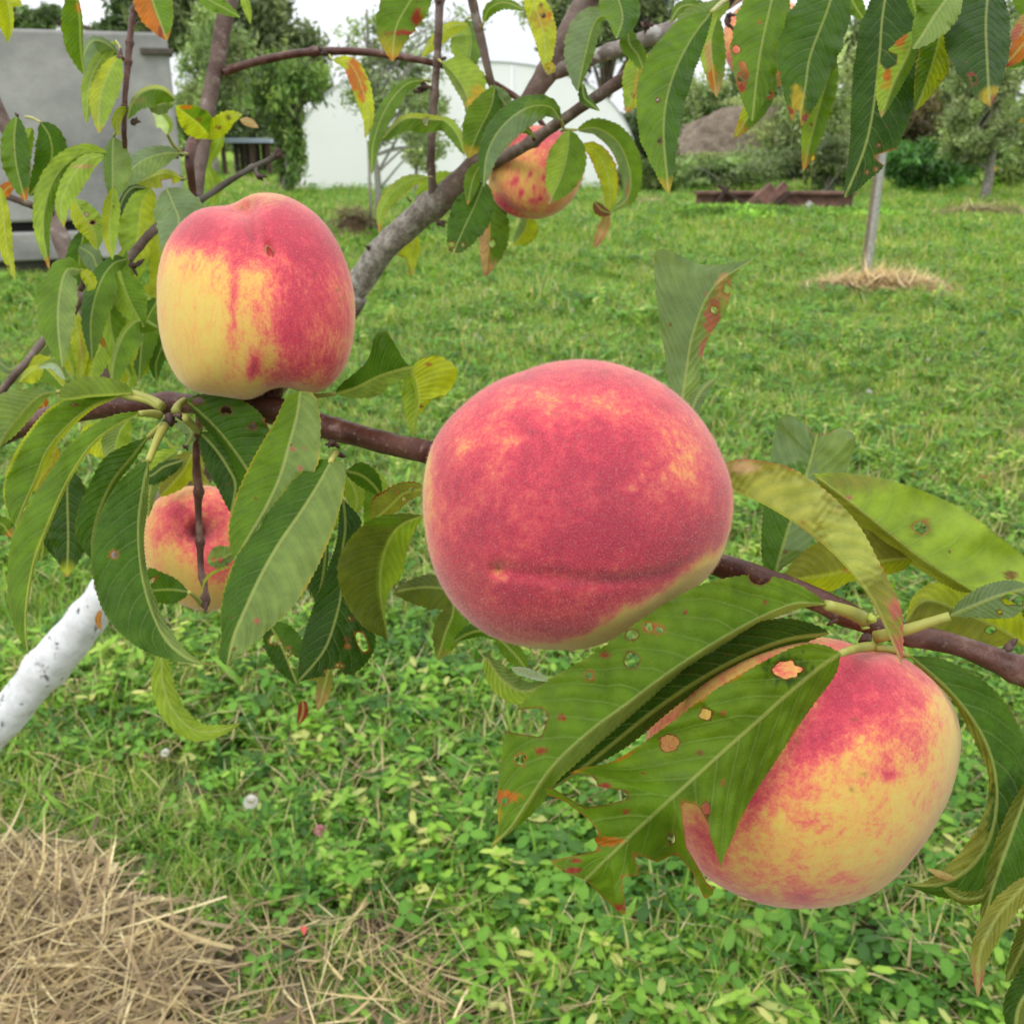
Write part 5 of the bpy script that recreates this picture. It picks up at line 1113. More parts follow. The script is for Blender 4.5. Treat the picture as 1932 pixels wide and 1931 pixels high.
# ------------------------------------------------------------------ straw
def straw_pile(name, cx, cy, ra, rb, h, n, L, wd, seed, tones, zone=None, label=None):
    r = np.random.default_rng(seed); V, F, T = [], [], []
    # low mound below the stems
    m = 18; ring = np.linspace(0, 2 * np.pi, 28, endpoint=False); R_ = np.linspace(0, 1, m)
    if zone is None:
        for q in R_:
            for t in ring:
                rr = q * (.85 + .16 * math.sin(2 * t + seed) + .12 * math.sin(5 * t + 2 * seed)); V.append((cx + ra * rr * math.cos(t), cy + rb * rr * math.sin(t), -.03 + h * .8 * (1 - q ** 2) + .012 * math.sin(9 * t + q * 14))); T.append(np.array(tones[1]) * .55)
        for i in range(m - 1):
            for j in range(28): F.append((i * 28 + j, (i + 1) * 28 + j, (i + 1) * 28 + (j + 1) % 28, i * 28 + (j + 1) % 28))
    V = [np.array(v) for v in V]
    k = 0
    while k < n:
        if zone is None:
            q, t = math.sqrt(r.random()), r.uniform(0, 6.28); q *= .9 + .20 * math.sin(2 * t + seed) + .16 * math.sin(5 * t + 2 * seed); x, y = cx + ra * q * math.cos(t), cy + rb * q * math.sin(t); z = -.03 + h * .8 * (1 - q * q) + r.uniform(0, h * .35)
        else:
            lo, hi = zone.min(0), zone.max(0); x, y = r.uniform(lo[0], hi[0]), r.uniform(lo[1], hi[1])
            if not inside(np.array([[x, y]]), zone)[0]: continue
            if seed == 31 and vnoise(np.array([[x, y]]), 9.0, 3)[0] < r.uniform(-1.3, .3): continue
            e = nearest(np.array([[x, y]]), zone)[0][0]
            if seed == 31 and e < .22 * r.random(): continue
            e = e; z = r.uniform(0, 1) ** 1.5 * min(h, .01 + e * .25)
        k += 1
        az = r.uniform(0, 6.28); tone = np.array(tones[r.integers(0, len(tones))]) * r.uniform(.75, 1.2)
        l_ = L * r.uniform(.3, 1.3); w_ = wd * (r.uniform(.4, 1.1) if r.random() < .8 else r.uniform(1.2, 2.6)); ln_ = r.uniform(1.25, 1.62)
        ribbon((x - math.cos(az) * l_ / 2, y - math.sin(az) * l_ / 2, z), az, l_, w_, ln_, r.uniform(-1.0, 1.3), 6, tone, V, F, T)
    me = mesh_of(name, np.array(V), F); attr_color(me, 'tone', np.clip(np.array(T), 0, 1))
    o = link(name, me, M_STRAW); o['kind'] = 'stuff'
    if label: o['label'] = label
    return o
ST = [(.60, .46, .22), (.42, .30, .15), (.78, .64, .36), (.20, .14, .08), (.50, .38, .21), (.32, .22, .12)]
straw_pile('straw', 0, 0, 1, 1, .045, 3400, .19, .0042, 31, ST, STRAW_ZONE, 'dry straw mulch spread under the near peach tree')
straw_pile('straw', 0, 0, 1, 1, .02, 520, .14, .0024, 32, ST, SOIL_ZONE, 'thin scattered dry stems on bare soil')
straw_pile('straw', 0, 0, 1, 1, .012, 90, .08, .0022, 33, ST, SOIL2, 'few dry stems on a bare patch')
for i, (mx_, my_, ra, rb) in enumerate(MULCH):
    g0 = G(mx_, my_); straw_pile('straw', g0[0], g0[1], ra, rb, (.17, .16, .12, .38)[i], (2000, 900, 350, 1000)[i], (.30, .35, .3, .3)[i], (.007, .011, .01, .009)[i], 40 + i, ST if i in (1, 2) else [(.74, .60, .34), (.56, .43, .23), (.86, .72, .44), (.34, .25, .14)] if i == 0 else [(.24, .18, .11), (.32, .24, .15), (.2, .15, .09)],
              label=('heap of straw round the leaning pale post', 'straw ring under the small grey-green tree', 'thin brown straw patch beyond the small peach', 'brown straw heap round the slim tree before the white tunnel')[i])
# ------------------------------------------------------------------ clover heads and a dandelion clock
M_PETAL = make_plain('white_petals', (.78, .76, .72), .7, .08, 300, trans=.3)
M_PINKP = make_plain('pink_petals', (.62, .26, .32), .6, .15, 300, trans=.3)
def flower(x, y, r0, mat, label, h=.05, n=46, name='flower', cat='flower', grp=None):
    g0 = G(x, y, h); root = empty(name, (g0[0], g0[1], 0), label, cat, grp)
    V, F = [], []
    for k in range(n):
        z = 1 - 1.5 * k / n; t = k * 2.399; s_ = math.sqrt(max(0, 1 - z * z)); d = np.array([s_ * math.cos(t), s_ * math.sin(t), z])
        sd = np.cross(d, [.2, .3, .9]); sd /= np.linalg.norm(sd); c = np.array([g0[0], g0[1], h]); b0 = len(V); wv = r0 * .22
        V += [c + d * r0 * .35, c + d * r0 * .8 + sd * wv, c + d * r0 * 1.05, c + d * r0 * .8 - sd * wv]; F.append((b0, b0 + 1, b0 + 2, b0 + 3))
    link('bloom', mesh_of('bloom', np.array(V), F), mat, root)
    v, f = tube_arrays(np.array([[g0[0], g0[1], -.02], [g0[0] + .003, g0[1], h * .5], [g0[0], g0[1], h]]), np.array([.0012] * 3), 6)
    link('stem', mesh_of('stem', v, clean_faces(f)), M_STALK, root)
flower(473, 1513, .0155, M_PETAL, 'white dandelion clock in the near grass, larger of the two white flower heads', .07, 90)
flower(312, 1420, .0105, M_PETAL, 'small white clover head in the grass below the lime-green hanging leaf', .05)
flower(603, 1566, .012, M_PINKP, 'small pink flower head low in the grass right of the dandelion clock', .04)
rr = np.random.default_rng(3)
V, F = [], []
for (x, y) in [(1245, 700), (1155, 630), (885, 605), (898, 632), (1375, 1092), (905, 640), (1100, 640), (700, 900), (750, 860), (1480, 880), (1320, 812), (1640, 740), (1850, 800), (1870, 560), (1850, 505), (1215, 830), (1440, 905), (780, 560), (1330, 905), (1750, 680), (1340, 830), (1000, 640), (1080, 585), (1190, 555)]:
    g0 = G(x, y, .04); c = np.array([g0[0], g0[1], .04]); s_ = .012 * (1 + g0[1] * .06)
    for k in range(10):
        d = rr.normal(size=3); d /= np.linalg.norm(d); b0 = len(V); sd = np.cross(d, [.1, .9, .3]); V += [c + d * s_ * .2, c + d * s_ + sd * s_ * .4, c + d * s_ - sd * s_ * .4]; F.append((b0, b0 + 1, b0 + 2))
o = link('flower_specks', mesh_of('flower_specks', np.array(V), F), M_PETAL); o['kind'] = 'stuff'; o['label'] = 'tiny white clover heads dotted over the lawn'

# ------------------------------------------------------------------ concrete block at the left
M_CONC = make_plain('weathered_concrete', (.27, .27, .262), .92, .24, 1.6, .2, bump=(.4, .03), two=(.36, .35, .33))
M_CONC_D = make_plain('dark_joint', (.03, .03, .03), .95, .2, 5, .1)
gb = G(345, 500); yb = gb[1] - .25; xr = (345 - 966) / F_PX * (yb * math.cos(PITCH) + 1.35 * math.sin(PITCH) - .9 * math.sin(PITCH))
conc = empty('concrete_tank', (xr, yb, 0), 'grey weathered concrete block with a dark slot near its foot, behind the branches', 'concrete block')
def hz(y, dist):      # height seen at picture row y at ground distance dist
    a = math.atan((965.5 - y) / F_PX) - PITCH; return 1.35 + dist * math.tan(a)
zt, z1, z2, z3 = hz(62, yb), hz(412, yb), hz(430, yb), hz(472, yb)
def cbox(name, lo, hi, mat, par, bev=.01):
    o = link(name, box_mesh(name, lo, hi), mat, par, smooth=False); add_bevel(o, bev); return o
cbox('wall_block', (xr - 4.6, yb, z1), (xr, yb + 2.6, zt), M_CONC, conc, .03)
cbox('slot', (xr - 4.5, yb + .12, z2 - .01), (xr - .1, yb + 2.4, z1 + .01), M_CONC_D, conc)
cbox('plinth', (xr - 4.6, yb - .02, z3 - .05), (xr - .02, yb + 2.6, z2), M_CONC, conc, .02)
cbox('footing', (xr - 4.4, yb + .10, -.05), (xr - .25, yb + 2.3, z3 - .05), make_plain('shaded_concrete', (.09, .085, .075), .95, .35, 3, .1), conc)  # dark colour paints in the shade below the plinth
zl = hz(100, yb); cbox('ledge', (xr - .27, yb - .05, zl - .02), (xr + .04, yb + .3, zl + .04), make_plain('rusty_bracket', (.10, .085, .07), .8, .3, 12), conc)
conc.rotation_euler = (0, 0, math.radians(19))


# ------------------------------------------------------------------ white tunnel
M_FILM = make_plain('white_film', (.95, .96, .97), .5, .02, 2.0, .4, trans=.12, ttint=(1, 1, 1.02))
ty = 27.0; rxm = 330 / F_PX * ty * .935; hgt = hz(116, ty)
txc = DX(877, ty)
tun = empty('polytunnel', (txc, ty, 0), 'white plastic covered garden tunnel with rounded roof, beyond the lawn', 'greenhouse')
def arch(y, n=40, s=1.0):
    t = np.linspace(0, np.pi, n); return np.stack([txc - rxm * s * np.sign(np.cos(t)) * np.abs(np.cos(t)) ** .76, np.full(n, y), -.1 + (hgt + .1) * s * np.sin(t) ** .76], 1)
rows = []
nb = 11
for k in range(nb * 6 + 1):
    y = ty + k * 24 / (nb * 6); ph_ = (k % 6) / 6; rows.append(arch(y, s=1 - .008 * math.sin(math.pi * ph_)))
V = np.vstack(rows); n = 40; i = np.arange(len(rows) - 1)[:, None]; j = np.arange(n - 1)[None]
F = np.stack([i * n + j, i * n + j + 1, (i + 1) * n + j + 1, (i + 1) * n + j], -1).reshape(-1, 4)
link('cover', mesh_of('cover', V, F), M_FILM, tun)
a0 = arch(ty); V = [a0[k] for k in range(n)] + [np.array([a0[k][0], ty, -.1]) for k in range(n)]
link('end_sheet', mesh_of('end_sheet', np.array(V), [(k, k + 1, n + k + 1, n + k) for k in range(n - 1)]), M_FILM, tun, smooth=False)
M_TUBE = make_plain('tunnel_hoop_metal', (.45, .46, .47), .4, .1, 10, .5)
for k in range(0, nb + 1, 1):
    v, f = tube_arrays(arch(ty + k * 24 / nb, 30, 1.004) + np.array([0, -.03 if k == 0 else 0, 0]), np.full(30, .018), 6)
    link('hoop', mesh_of('hoop', v, clean_faces(f)), M_FILM if k else M_TUBE, tun)
for xx in (-1.2, 0, 1.2):
    v, f = tube_arrays(np.array([[txc + xx, ty - .02, -.1], [txc + xx, ty - .02, hgt * .97]]), np.full(2, .02), 6)
    link('end_post', mesh_of('end_post', v, clean_faces(f)), M_FILM, tun)
# ------------------------------------------------------------------ open shed far behind
M_WOOD = make_plain('dark_old_boards', (.055, .042, .035), .9, .4, 6)
sy = 34.0; sx0, sx1 = [DX(q, sy) for q in (415, 512)]
shed = empty('shed', ((sx0 + sx1) / 2, sy, 0), 'small dark open shed with pale blue flat roof, far beyond the upper left branch', 'shed')
zr_ = hz(268, sy)
rf = link('roof', box_mesh('roof', (sx0 - .35, sy - .5, zr_ - .02), (sx1 + .1, sy + 2.6, zr_ + .10)), make_plain('pale_blue_roof', (.30, .36, .44), .4, .1, 3, .5), shed, smooth=False)
for k in range(9):
    x0 = sx0 + (sx1 - sx0) * k / 9; o = link('board', box_mesh('board', (x0 + .015, sy + 1.6 + (k % 2) * .02, -.05), (x0 + (sx1 - sx0) / 9 - .01, sy + 1.65 + (k % 2) * .02, zr_ - .02)), M_WOOD, shed, smooth=False)
for xx in (sx0 + .1, (sx0 + sx1) / 2 + .2, sx1 - .1):
    link('post', box_mesh('post', (xx - .06, sy - .06, -.05), (xx + .06, sy + .06, zr_ - .02)), make_plain('shed_post_wood', (.11, .07, .055), .9, .3, 8), shed, smooth=False)
pth = gpoly([(430, 322), (520, 345), (640, 352), (560, 360), (470, 348), (420, 330)])
me = mesh_of('path', np.column_stack([pth, np.full(len(pth), .03)]), [tuple(range(len(pth)))]); o = link('path', me, make_plain('sandy_path', (.34, .26, .18), .95, .2, 3), None, smooth=False); o['kind'] = 'structure'

# ------------------------------------------------------------------ trees, shrubs
def leaf_cloud(c, rad, n, size, tones, seed, clumps=26, hang=0.0, flat=.8, gap=.55, shell=.35):
    """leaf-sized faces gathered in clumps through an uneven volume"""
    r = np.random.default_rng(seed); c = np.array(c, float); rad = np.array(rad, float)
    d = r.normal(size=(clumps, 3)); d /= np.linalg.norm(d, axis=1)[:, None]
    cc = d * (shell + (1 - shell) * r.random((clumps, 1)) ** .6) * r.uniform(.75, 1.05, (clumps, 1)); cs = r.uniform(.16, .36, clumps)
    k = r.integers(0, clumps, n)
    p = cc[k] + r.normal(size=(n, 3)) * cs[k][:, None] * gap
    pos = c + p * rad; pos[:, 2] = np.maximum(pos[:, 2], .03)
    a = r.normal(size=(n, 3)) + np.array([0, 0, -hang]); a /= np.linalg.norm(a, axis=1)[:, None]
    b = np.cross(a, r.normal(size=(n, 3))); b /= np.linalg.norm(b, axis=1)[:, None]
    L = size * r.uniform(.5, 1.4, (n, 1)); W = L * r.uniform(.28, .5, (n, 1)) * flat
    V = np.stack([pos - a * L, pos + b * W, pos + a * L, pos - b * W], 1).reshape(-1, 3)
    F = np.arange(n * 4).reshape(-1, 4)
    tn = np.array(tones)[r.integers(0, len(tones), clumps)][k] * r.uniform(.5, 1.55, (clumps, 1))[k] * r.uniform(.7, 1.35, (n, 1))
    return V, F, np.repeat(tn, 4, 0)
M_FOL = make_foliage('tree_foliage', .32, .55, gain=1.25, patchy=False)
def foliage_obj(name, parts, parent=None):
    V = np.vstack([p[0] for p in parts]); T = np.vstack([p[2] for p in parts]); off = np.cumsum([0] + [len(p[0]) for p in parts])
    F = np.vstack([p[1] + o for p, o in zip(parts, off)])
    me = mesh_of(name, V, F); attr_color(me, 'tone', np.clip(T, 0, 1)); return link(name, me, M_FOL, parent, smooth=False)
def tree(x, dist, base_w, top, crowns, tones, label, seed, trunk_r=.05, leaf_s=.06, n=9000, mat=None, lean=0.0, name='tree', cat='tree', grp=None, clumps=26, hang=0, limbs=7, gap=.55):
    """x: picture column of the foot; crowns: (x px, y px, rx px, ry px, share)"""
    gx = DX(x, dist); root = empty(name, (gx, dist, 0), label, cat, grp)
    r = np.random.default_rng(seed); zt_ = hz(top, dist); zs = np.linspace(0, zt_, 14)
    wob = np.cumsum(r.normal(size=(14, 2)) * trunk_r * .35, 0)
    path = np.stack([gx + wob[:, 0] + lean * zs, dist + wob[:, 1], zs - .05], 1)
    v, f = tube_arrays(path, trunk_r * np.linspace(1.05, .3, 14), 10, .08, seed)
    link('trunk', mesh_of('trunk', v, clean_faces(f)), mat or M_BARK_GREY, root)
    parts = []
    for (cx, cy, rx, ry, sh) in crowns:
        c = np.array([DX(cx, dist, hz(cy, dist)), dist, hz(cy, dist)]); R = np.array([rx / F_PX * dist, rx / F_PX * dist * .9, ry / F_PX * dist])
        parts.append(leaf_cloud(c, R, int(n * sh), leaf_s, tones, seed + int(cx), clumps, hang, gap=gap))
        for q in range(limbs):
            tt = r.uniform(.25, .9); s0 = path[int(tt * 13)]; dv = r.normal(size=3); dv /= np.linalg.norm(dv); e = c + dv * R * .8
            if s0[2] < .25 * e[2]: s0 = path[5]
            mp_ = (s0 + e) / 2 + np.array([0, 0, .06 * np.linalg.norm(e - s0)])
            pp = spline(np.array([s0, mp_, e]), 8); v, f = tube_arrays(pp, trunk_r * np.linspace(.42, .08, 8), 6)
            link('limb', mesh_of('limb', v, clean_faces(f)), mat or M_BARK_GREY, root)
    foliage_obj('crown', parts, root); return root
DKG = [(.095, .13, .06), (.13, .17, .08), (.07, .10, .045), (.17, .21, .10)]  # paled and greyed, haze over the far trees put into the tones
MDG = [(.16, .22, .085), (.21, .27, .11), (.12, .18, .06), (.27, .32, .14)]
GYG = [(.27, .32, .15), (.22, .28, .12), (.33, .37, .20), (.17, .22, .09)]
WIL = [(.15, .22, .055), (.12, .19, .05), (.19, .25, .075), (.09, .14, .04)]
tree(470, 46, 1, 40, [(480, 60, 90, 110, .45), (330, 30, 90, 60, .2), (570, 120, 60, 60, .2), (440, 200, 90, 70, .15)], DKG, 'tall dark green tree behind the concrete block, its outline against the white sky', 101, .35, .20, 22000, M_BARK, clumps=70, gap=.5)
tree(270, 50, 1, 10, [(290, 30, 80, 60, .5), (60, 40, 60, 30, .2), (220, 70, 40, 30, .3)], DKG, 'dark tree rising just above the top edge of the concrete block', 102, .3, .20, 16000, M_BARK, clumps=34, gap=.5)
tree(400, 33, 1, 120, [(400, 120, 70, 100, .6), (370, 220, 40, 50, .4)], MDG, 'light green bushy tree at the right corner of the concrete block', 103, .12, .10, 14000, clumps=50, gap=.45)
tree(535, 24, 1, 140, [(530, 170, 60, 50, .4), (570, 150, 50, 40, .2), (545, 270, 30, 80, .4)], WIL, 'small weeping tree with foliage hanging down to the lawn left of the tunnel', 104, .09, .085, 10000, clumps=60, hang=1.6, limbs=10, gap=.62)
tree(440, 38, 1, 180, [(430, 210, 40, 60, 1)], DKG, 'dark shrubby tree over the roof of the far shed', 105, .1, .14, 7000)
tree(706, 14.4, 1, 10, [(720, 150, 90, 70, .3), (760, 215, 90, 60, .3), (700, 90, 60, 70, .15), (790, 100, 60, 80, .12), (810, 280, 50, 28, .08), (850, 60, 60, 50, .05)], GYG, 'slim young fruit tree with sparse grey-green crown before the white tunnel', 106, .050, .042, 6500, make_plain('smooth_pale_bark', (.30, .29, .25), .8, .2, 20), lean=-.01, clumps=34, gap=.42)
v, f = tube_arrays(np.array([[DX(696, 14.3), 14.3, -.05], [DX(697, 14.3), 14.3, .6], [DX(698, 14.3), 14.3, 1.25]]), np.array([.022, .021, .02]), 8)
link('stake', mesh_of('stake', v, clean_faces(f)), make_plain('stake_wood', (.30, .27, .21), .8, .2, 30), [o for o in COL.objects if o.get('label', '').startswith('slim young fruit')][0])
tree(785, 19, 1, 180, [(790, 215, 55, 60, .6), (800, 290, 40, 30, .4)], GYG, 'thin bushy sapling behind the slim fruit tree', 107, .03, .05, 2600)
tree(1120, 52, 1, 0, [(1080, 30, 90, 80, .5), (1180, 20, 90, 90, .5)], DKG, 'dark conifer-like tree beyond the tunnel at the top middle', 108, .35, .20, 22000, M_BARK, clumps=40)
tree(1866, 22, 1, 100, [(1860, 190, 75, 90, .65), (1880, 110, 60, 60, .2), (1840, 270, 60, 40, .15)], GYG, 'small grey-green willow-like tree in a straw ring at right', 109, .10, .06, 15000, clumps=44, gap=.45)
tree(1760, 44, 1, 60, [(1760, 120, 120, 110, .6), (1640, 90, 60, 60, .2), (1900, 80, 110, 100, .2)], GYG, 'large pale grey-green tree beyond the bushes at right', 110, .3, .17, 20000, clumps=50)
tree(1600, 60, 1, 60, [(1600, 90, 50, 60, 1)], MDG, 'narrow far tree top showing between the hanging leaves at right', 111, .2, .2, 5000)
def shrub(x, dist, crowns, tones, label, seed, leaf_s=.08, n=7000, grp='bushes along the far edge of the lawn', clumps=30, hang=-.8):
    gx = DX(x, dist); root = empty('shrub', (gx, dist, 0), label, 'bush', grp); r = np.random.default_rng(seed); parts = []
    for (cx, cy, rx, ry, sh) in crowns:
        c = np.array([DX(cx, dist, hz(cy, dist)), dist, hz(cy, dist)]); R = np.array([rx / F_PX * dist, rx / F_PX * dist * .7, ry / F_PX * dist])
        parts.append(leaf_cloud(c, R, int(n * sh), leaf_s, tones, seed + int(cx), clumps, hang, gap=.6, shell=.1))
    foliage_obj('foliage', parts, root)
    V, F, off = [], [], 0
    for q in range(9 if seed != 212 else 4):
        s0 = np.array([gx + r.normal() * .25, dist + r.normal() * .2, -.05]); cx, cy, rx, ry, sh = crowns[q % len(crowns)]
        e = np.array([DX(cx + r.uniform(-.7, .7) * rx, dist), dist + r.normal() * .3, max(.12 if seed == 212 else .3, hz(cy, dist) + r.uniform(-.2, .6) * ry / F_PX * dist)])
        v, f = tube_arrays(spline(np.array([s0, (s0 + e) / 2 + [0, 0, .1], e]), 7), (.025 if seed != 212 else .008) * np.linspace(1, .3, 7), 6); V.append(v); F += [tuple(i_ + off for i_ in q_) for q_ in clean_faces(f)]; off += len(v)
    link('stems', mesh_of('stems', np.vstack(V), F), M_BARK_GREY, root)
shrub(1210, 30, [(1210, 270, 60, 60, .6), (1160, 300, 40, 30, .2), (1260, 240, 40, 60, .2)], DKG, 'dark green bush right of the white tunnel end', 201, .10, 9000)
shrub(1330, 37, [(1320, 200, 80, 50, .5), (1440, 170, 70, 60, .5)], MDG, 'green thicket on top of the brown earth bank', 202, .12, 9000)
shrub(1540, 30, [(1550, 220, 80, 110, .7), (1500, 270, 60, 60, .3)], GYG, 'tall greyish weedy bush right of the earth bank', 203, .09, 12000, clumps=44)
shrub(1400, 25, [(1420, 315, 90, 30, .6), (1330, 325, 60, 24, .4)], GYG, 'grey-green weeds growing behind the left half of the rusty beam', 204, .07, 9000)
shrub(1250, 25.5, [(1250, 325, 70, 32, .6), (1200, 340, 50, 20, .4)], WIL, 'low bright weeds left of the rusty beam', 205, .07, 7000)
shrub(1560, 24, [(1550, 310, 80, 44, 1)], DKG, 'dark green weeds behind the right end of the rusty beam', 206, .07, 8000)
shrub(1740, 25, [(1730, 310, 70, 44, .8), (1790, 320, 50, 30, .2)], [(.07, .16, .04), (.09, .20, .05), (.05, .12, .03)], 'lush broad-leaved bright green weeds right of the pale post', 207, .12, 5000)
shrub(1490, 30.5, [(1480, 250, 70, 36, .5), (1400, 296, 120, 8, .2), (1330, 298, 70, 8, .15), (1440, 192, 80, 9, .15)], GYG, 'weeds growing over the right side and foot of the earth bank', 213, .07, 7000, clumps=60)
shrub(1690, 33, [(1690, 210, 70, 80, .6), (1740, 250, 60, 60, .4)], [(.10, .085, .05), (.08, .09, .04), (.13, .11, .06)], 'brownish thicket behind the pale post', 208, .11, 9000)
shrub(1900, 27, [(1900, 300, 110, 60, .7), (1960, 260, 90, 90, .3)], MDG, 'green undergrowth behind the small willow-like tree', 209, .10, 10000)
shrub(1120, 40, [(1130, 285, 50, 26, 1)], MDG, 'small far bush at the right foot of the tunnel', 210, .12, 4000)
shrub(2120, 26, [(2120, 260, 150, 110, 1)], MDG, 'big bush beyond the right edge of the lawn', 211, .11, 9000)
# far belt of trees closing the horizon
parts = []
r_ = np.random.default_rng(77)
for k in range(46):
    a = -1.15 + 2.3 * k / 45; dist = 78 + r_.uniform(-6, 8); x = math.tan(a) * 60; hgt_ = r_.uniform(2.2, 5.0) * (1.0 if abs(x) > 12 else .6)
    parts.append(leaf_cloud((x, dist, hgt_ * .5), (3.6, 2.5, hgt_ * .6), 900, .32, DKG if k % 3 else MDG, 300 + k, 16, 0, gap=.7, shell=.0))
o = foliage_obj('treeline', parts); o['kind'] = 'stuff'; o['label'] = 'distant belt of trees along the horizon'
# bank of dug earth
def mound(name, x, y, dist, rx, ry, h, mat, seed):
    cx = DX(x, dist); n, m = 40, 90; V, F = [], []
    for i in range(n):
        q = i / (n - 1)
        for j in range(m):
            t = 2 * math.pi * j / m; rr = q * (1 + .12 * math.sin(2 * t + seed) + .07 * math.sin(5 * t)); px, py = rx * rr * math.cos(t), ry * rr * math.sin(t)
            z = h * max(0, math.cos(q * math.pi / 2)) ** .9 * (1 + .25 * px / rx) + (.07 * math.sin(px * 3.1 + seed) * math.cos(py * 2.7) + .14 * math.sin(px * 5.3 + py * 4.1) * math.sin(py * 6.3 + px + 1) + .08 * math.sin(px * 13 + py * 11) * math.sin(px * 9 - py * 12)) * (1 - q)
            V.append((cx + px, dist + py, z - .06))
    for i in range(n - 1):
        for j in range(m): F.append((i * m + j, (i + 1) * m + j, (i + 1) * m + (j + 1) % m, i * m + (j + 1) % m))
    o = link(name, mesh_of(name, np.array(V), F), mat); o['kind'] = 'structure'; return o
mound('earth_bank', 1420, 0, 32.8, 4.3, 2.2, hz(190, 32.8), make_plain('dug_earth', (.36, .29, .22), .95, .5, 3.2, .1, bump=(1.0, .3)), 2)
# yellow flowers in the weeds
M_YEL = make_plain('yellow_petals', (.75, .50, .03), .6, .1, 50, trans=.2)
for (x, y, dist, lb) in ((1517, 264, 23.2, 'yellow weed flower just left of the orange-tipped hanging leaf'), (1532, 298, 23, 'yellow weed flower just below the orange leaf tip'), (1880, 318, 22.4, 'yellow weed flower beside the willow-like tree trunk'),
                         (1902, 247, 22, 'yellow flower halfway up the bush at the right edge'), (1914, 228, 22, 'topmost yellow flower at the right edge')):
    gx = DX(x, dist); z = hz(y, dist); root = empty('wildflower', (gx, dist, 0), lb, 'flower', 'yellow wildflowers in the far weeds')
    V, F = [], []
    for k in range(9):
        t = k * 2 * math.pi / 9; u_ = np.array([math.cos(t), -.25, math.sin(t)]); s_ = np.array([-math.sin(t), 0, math.cos(t)]); c = np.array([gx, dist, z]); b0 = len(V)
        V += [c, c + u_ * .035 + s_ * .014, c + u_ * .06, c + u_ * .035 - s_ * .014]; F.append((b0, b0 + 1, b0 + 2, b0 + 3))
    link('bloom', mesh_of('bloom', np.array(V), F), M_YEL, root)
    v, f = tube_arrays(np.array([[gx + .1, dist + .1, -.02], [gx + .03, dist + .05, z * .5], [gx, dist + .01, z]]), np.array([.007, .006, .004]), 6); link('stem', mesh_of('stem', v, clean_faces(f)), M_STALK, root)

# ------------------------------------------------------------------ rusty beam with bracket
M_RUST = make_plain('rust', (.115, .055, .045), .85, .35, 5, .3, bump=(.5, .01), two=(.20, .105, .085))
M_RUST_D = make_plain('dark_rust', (.06, .035, .03), .85, .3, 6)
bd_ = 18.7
bx0, bx1 = [DX(q, bd_, .2) for q in (1315, 1612)]
bt, bb = hz(364, bd_), .02
beam = empty('rusty_beam', ((bx0 + bx1) / 2, bd_, 0), 'long rusty steel beam lying in the weeds with a tilted rusty bracket on it', 'steel beam')
for nm, lo, hi in (('web', (bx0, bd_ + .10, bb), (bx1, bd_ + .13, bt - .03)), ('top_flange', (bx0 - .02, bd_, bt - .03), (bx1 + .02, bd_ + .24, bt + .02)), ('bottom_flange', (bx0, bd_, bb - .03), (bx1, bd_ + .24, bb))):
    add_bevel(link(nm, box_mesh(nm, lo, hi), M_RUST, beam, smooth=False), .006)
def slab(name, p, q, w, t, mat, par, dist):
    """a flat bar from picture point p to q at one distance, w metres deep and t thick"""
    a = np.array([DX(p[0], dist, .2), dist, hz(p[1], dist)]); b = np.array([DX(q[0], dist, .2), dist, hz(q[1], dist)])
    d = (b - a) / np.linalg.norm(b - a); u = np.array([0, 1., 0]); n = np.cross(d, u); V = []
    for c in (a, b):
        for s1, s2 in ((-1, -1), (1, -1), (1, 1), (-1, 1)): V.append(c + u * s1 * w / 2 + n * s2 * t / 2)
    o = link(name, mesh_of(name, np.array(V), [(0, 1, 2, 3), (7, 6, 5, 4), (0, 4, 5, 1), (1, 5, 6, 2), (2, 6, 7, 3), (3, 7, 4, 0)]), mat, par, smooth=False); return add_bevel(o, .006)
slab('bracket_plate', (1437, 392), (1480, 348), .16, .13, M_RUST, beam, bd_ - .15)
slab('bracket_plate', (1458, 392), (1488, 362), .10, .07, M_RUST_D, beam, bd_ - .25)
slab('bracket_plate', (1415, 388), (1455, 352), .20, .16, M_RUST, beam, bd_ - .10)
slab('bracket_arm', (1345, 394), (1372, 352), .10, .05, M_RUST_D, beam, bd_ - .12)
slab('bracket_arm', (1352, 350), (1422, 396), .10, .06, M_RUST_D, beam, bd_ - .14)
slab('bracket_arm', (1470, 372), (1520, 402), .10, .05, M_RUST, beam, bd_ - .12)
slab('paint_mark', (1523, 390), (1530, 380), .01, .09, make_plain('white_paint_mark', (.6, .6, .58), .7, .1, 10), beam, bd_ + .09)
shrub(1400, 17.6, [(1400, 400, 140, 12, .6), (1570, 404, 110, 9, .4)], [(.15, .29, .05), (.20, .34, .06), (.12, .24, .04)], 'band of bright low weeds growing in front of the rusty beam', 212, .055, 15000, clumps=110, hang=-.5)
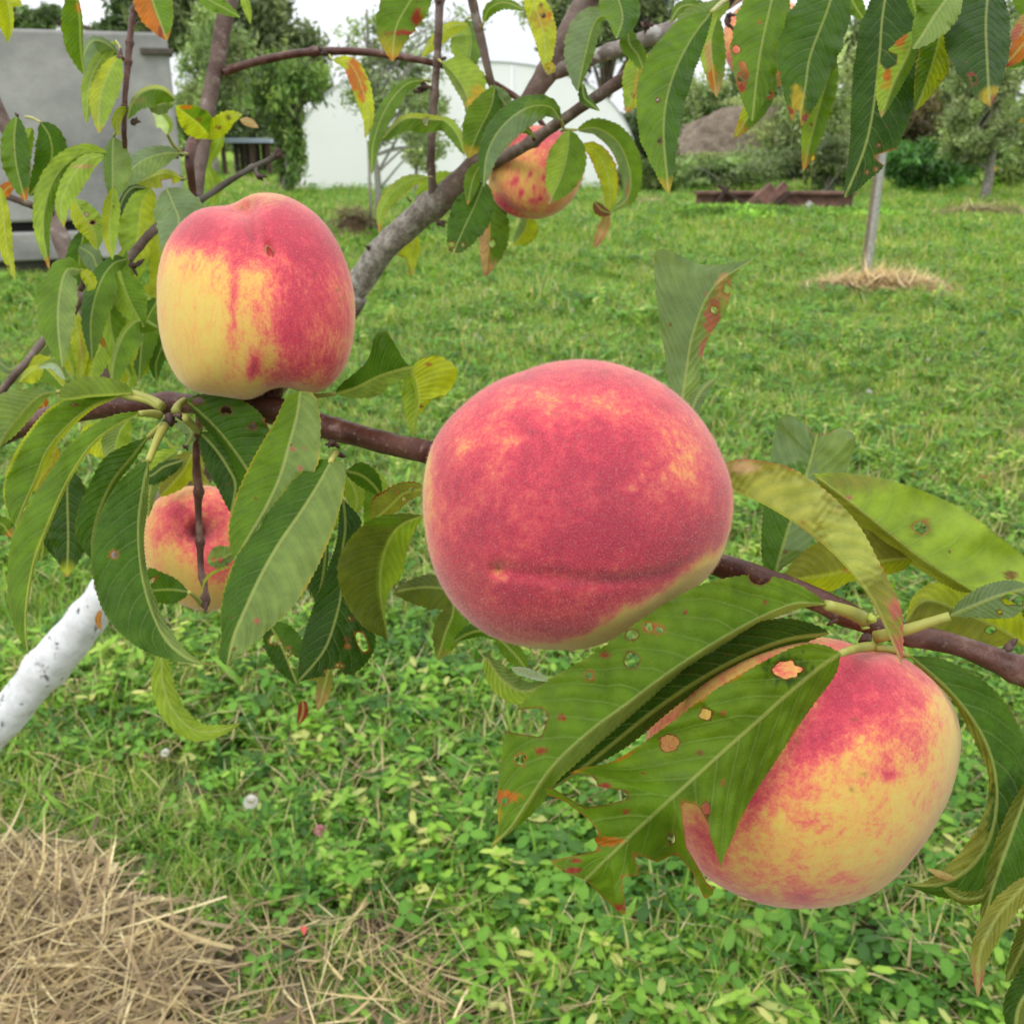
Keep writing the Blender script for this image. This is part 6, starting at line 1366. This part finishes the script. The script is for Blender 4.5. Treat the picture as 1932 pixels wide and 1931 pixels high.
# ------------------------------------------------------------------ leaning post
gp = G(1632, 532); dp = gp[1]
M_POST = make_plain('pale_grey_post', (.27, .275, .24), .7, .25, 30, .3, two=(.38, .38, .34), bump=(.4, .004))
def col(x, dist): return (x - 966) / F_PX * (dist * math.cos(PITCH))
post = empty('post', (gp[0], dp, 0), 'pale grey leaning post standing in a heap of straw on the lawn', 'post')
top = np.array([DX(1689, dp, hz(110, dp)), dp + .02, hz(110, dp)]); bot = np.array([gp[0], dp, -.1])
pth_ = np.array([bot * (1 - t) + top * t for t in np.linspace(0, 1, 16)])
v, f = tube_arrays(pth_, np.linspace(.046, .041, 16), 16, .02, 2); link('shaft', mesh_of('shaft', v, clean_faces(f)), M_POST, post)
v, f = tube_arrays(pth_[:, :] + np.array([-.046, -.02, 0]), np.linspace(.020, .018, 16), 8, .05, 3); link('stake', mesh_of('stake', v, clean_faces(f)), make_plain('weathered_stake', (.20, .165, .11), .85, .25, 30), post)
v, f = tube_arrays(np.array([pth_[0] + [0, 0, .08], pth_[0] + [0, 0, .17]]), np.array([.048, .048]), 16); link('collar', mesh_of('collar', v, clean_faces(f)), make_plain('dark_collar', (.07, .06, .055), .8, .2, 20), post)
# fallen brown leaves on the lawn
M_DEAD = make_plain('dead_leaf', (.30, .12, .05), .7, .25, 60, trans=.2)
rf_ = np.random.default_rng(9)
for k, (x, y, s_, lb) in enumerate(((1508, 484, .07, 'brown fallen leaf on the lawn left of the straw heap'), (1535, 470, .05, 'small brown fallen leaf, farther of the pair by the straw heap'), (1330, 508, .05, 'little brown fallen leaf right of the upright green leaf'), (574, 1756, .022, 'small red fallen leaf on the bare soil near the straw'), (1405, 866, .03, 'tiny tan fallen leaf right of the middle peach'), (1855, 905, .04, 'tan fallen leaf in the grass at the far right'))):
    g0 = G(x, y, .05); a = rf_.uniform(0, 6.28); n = 9; V, F = [], []
    for i in range(n):
        t = i / (n - 1); w_ = s_ * .28 * math.sin(math.pi * min(1, .04 + t * .95)) ** .8; p = np.array([g0[0] + math.cos(a) * s_ * (t - .5), g0[1] + math.sin(a) * s_ * (t - .5), .05 + s_ * .25 * math.sin(t * 3)]); sd = np.array([-math.sin(a), math.cos(a), 0])
        V += [p - sd * w_ + [0, 0, w_ * .6], p, p + sd * w_ + [0, 0, w_ * .6]]
    for i in range(n - 1):
        for q in (0, 1): F.append((3 * i + q, 3 * i + q + 1, 3 * i + q + 4, 3 * i + q + 3))
    tag(link('fallen_leaf', mesh_of('fallen_leaf', np.array(V), F), M_DEAD if k != 3 else make_plain('red_dead_leaf', (.5, .08, .07), .6, .2, 60)), lb, 'leaf', 'fallen leaves on the grass')
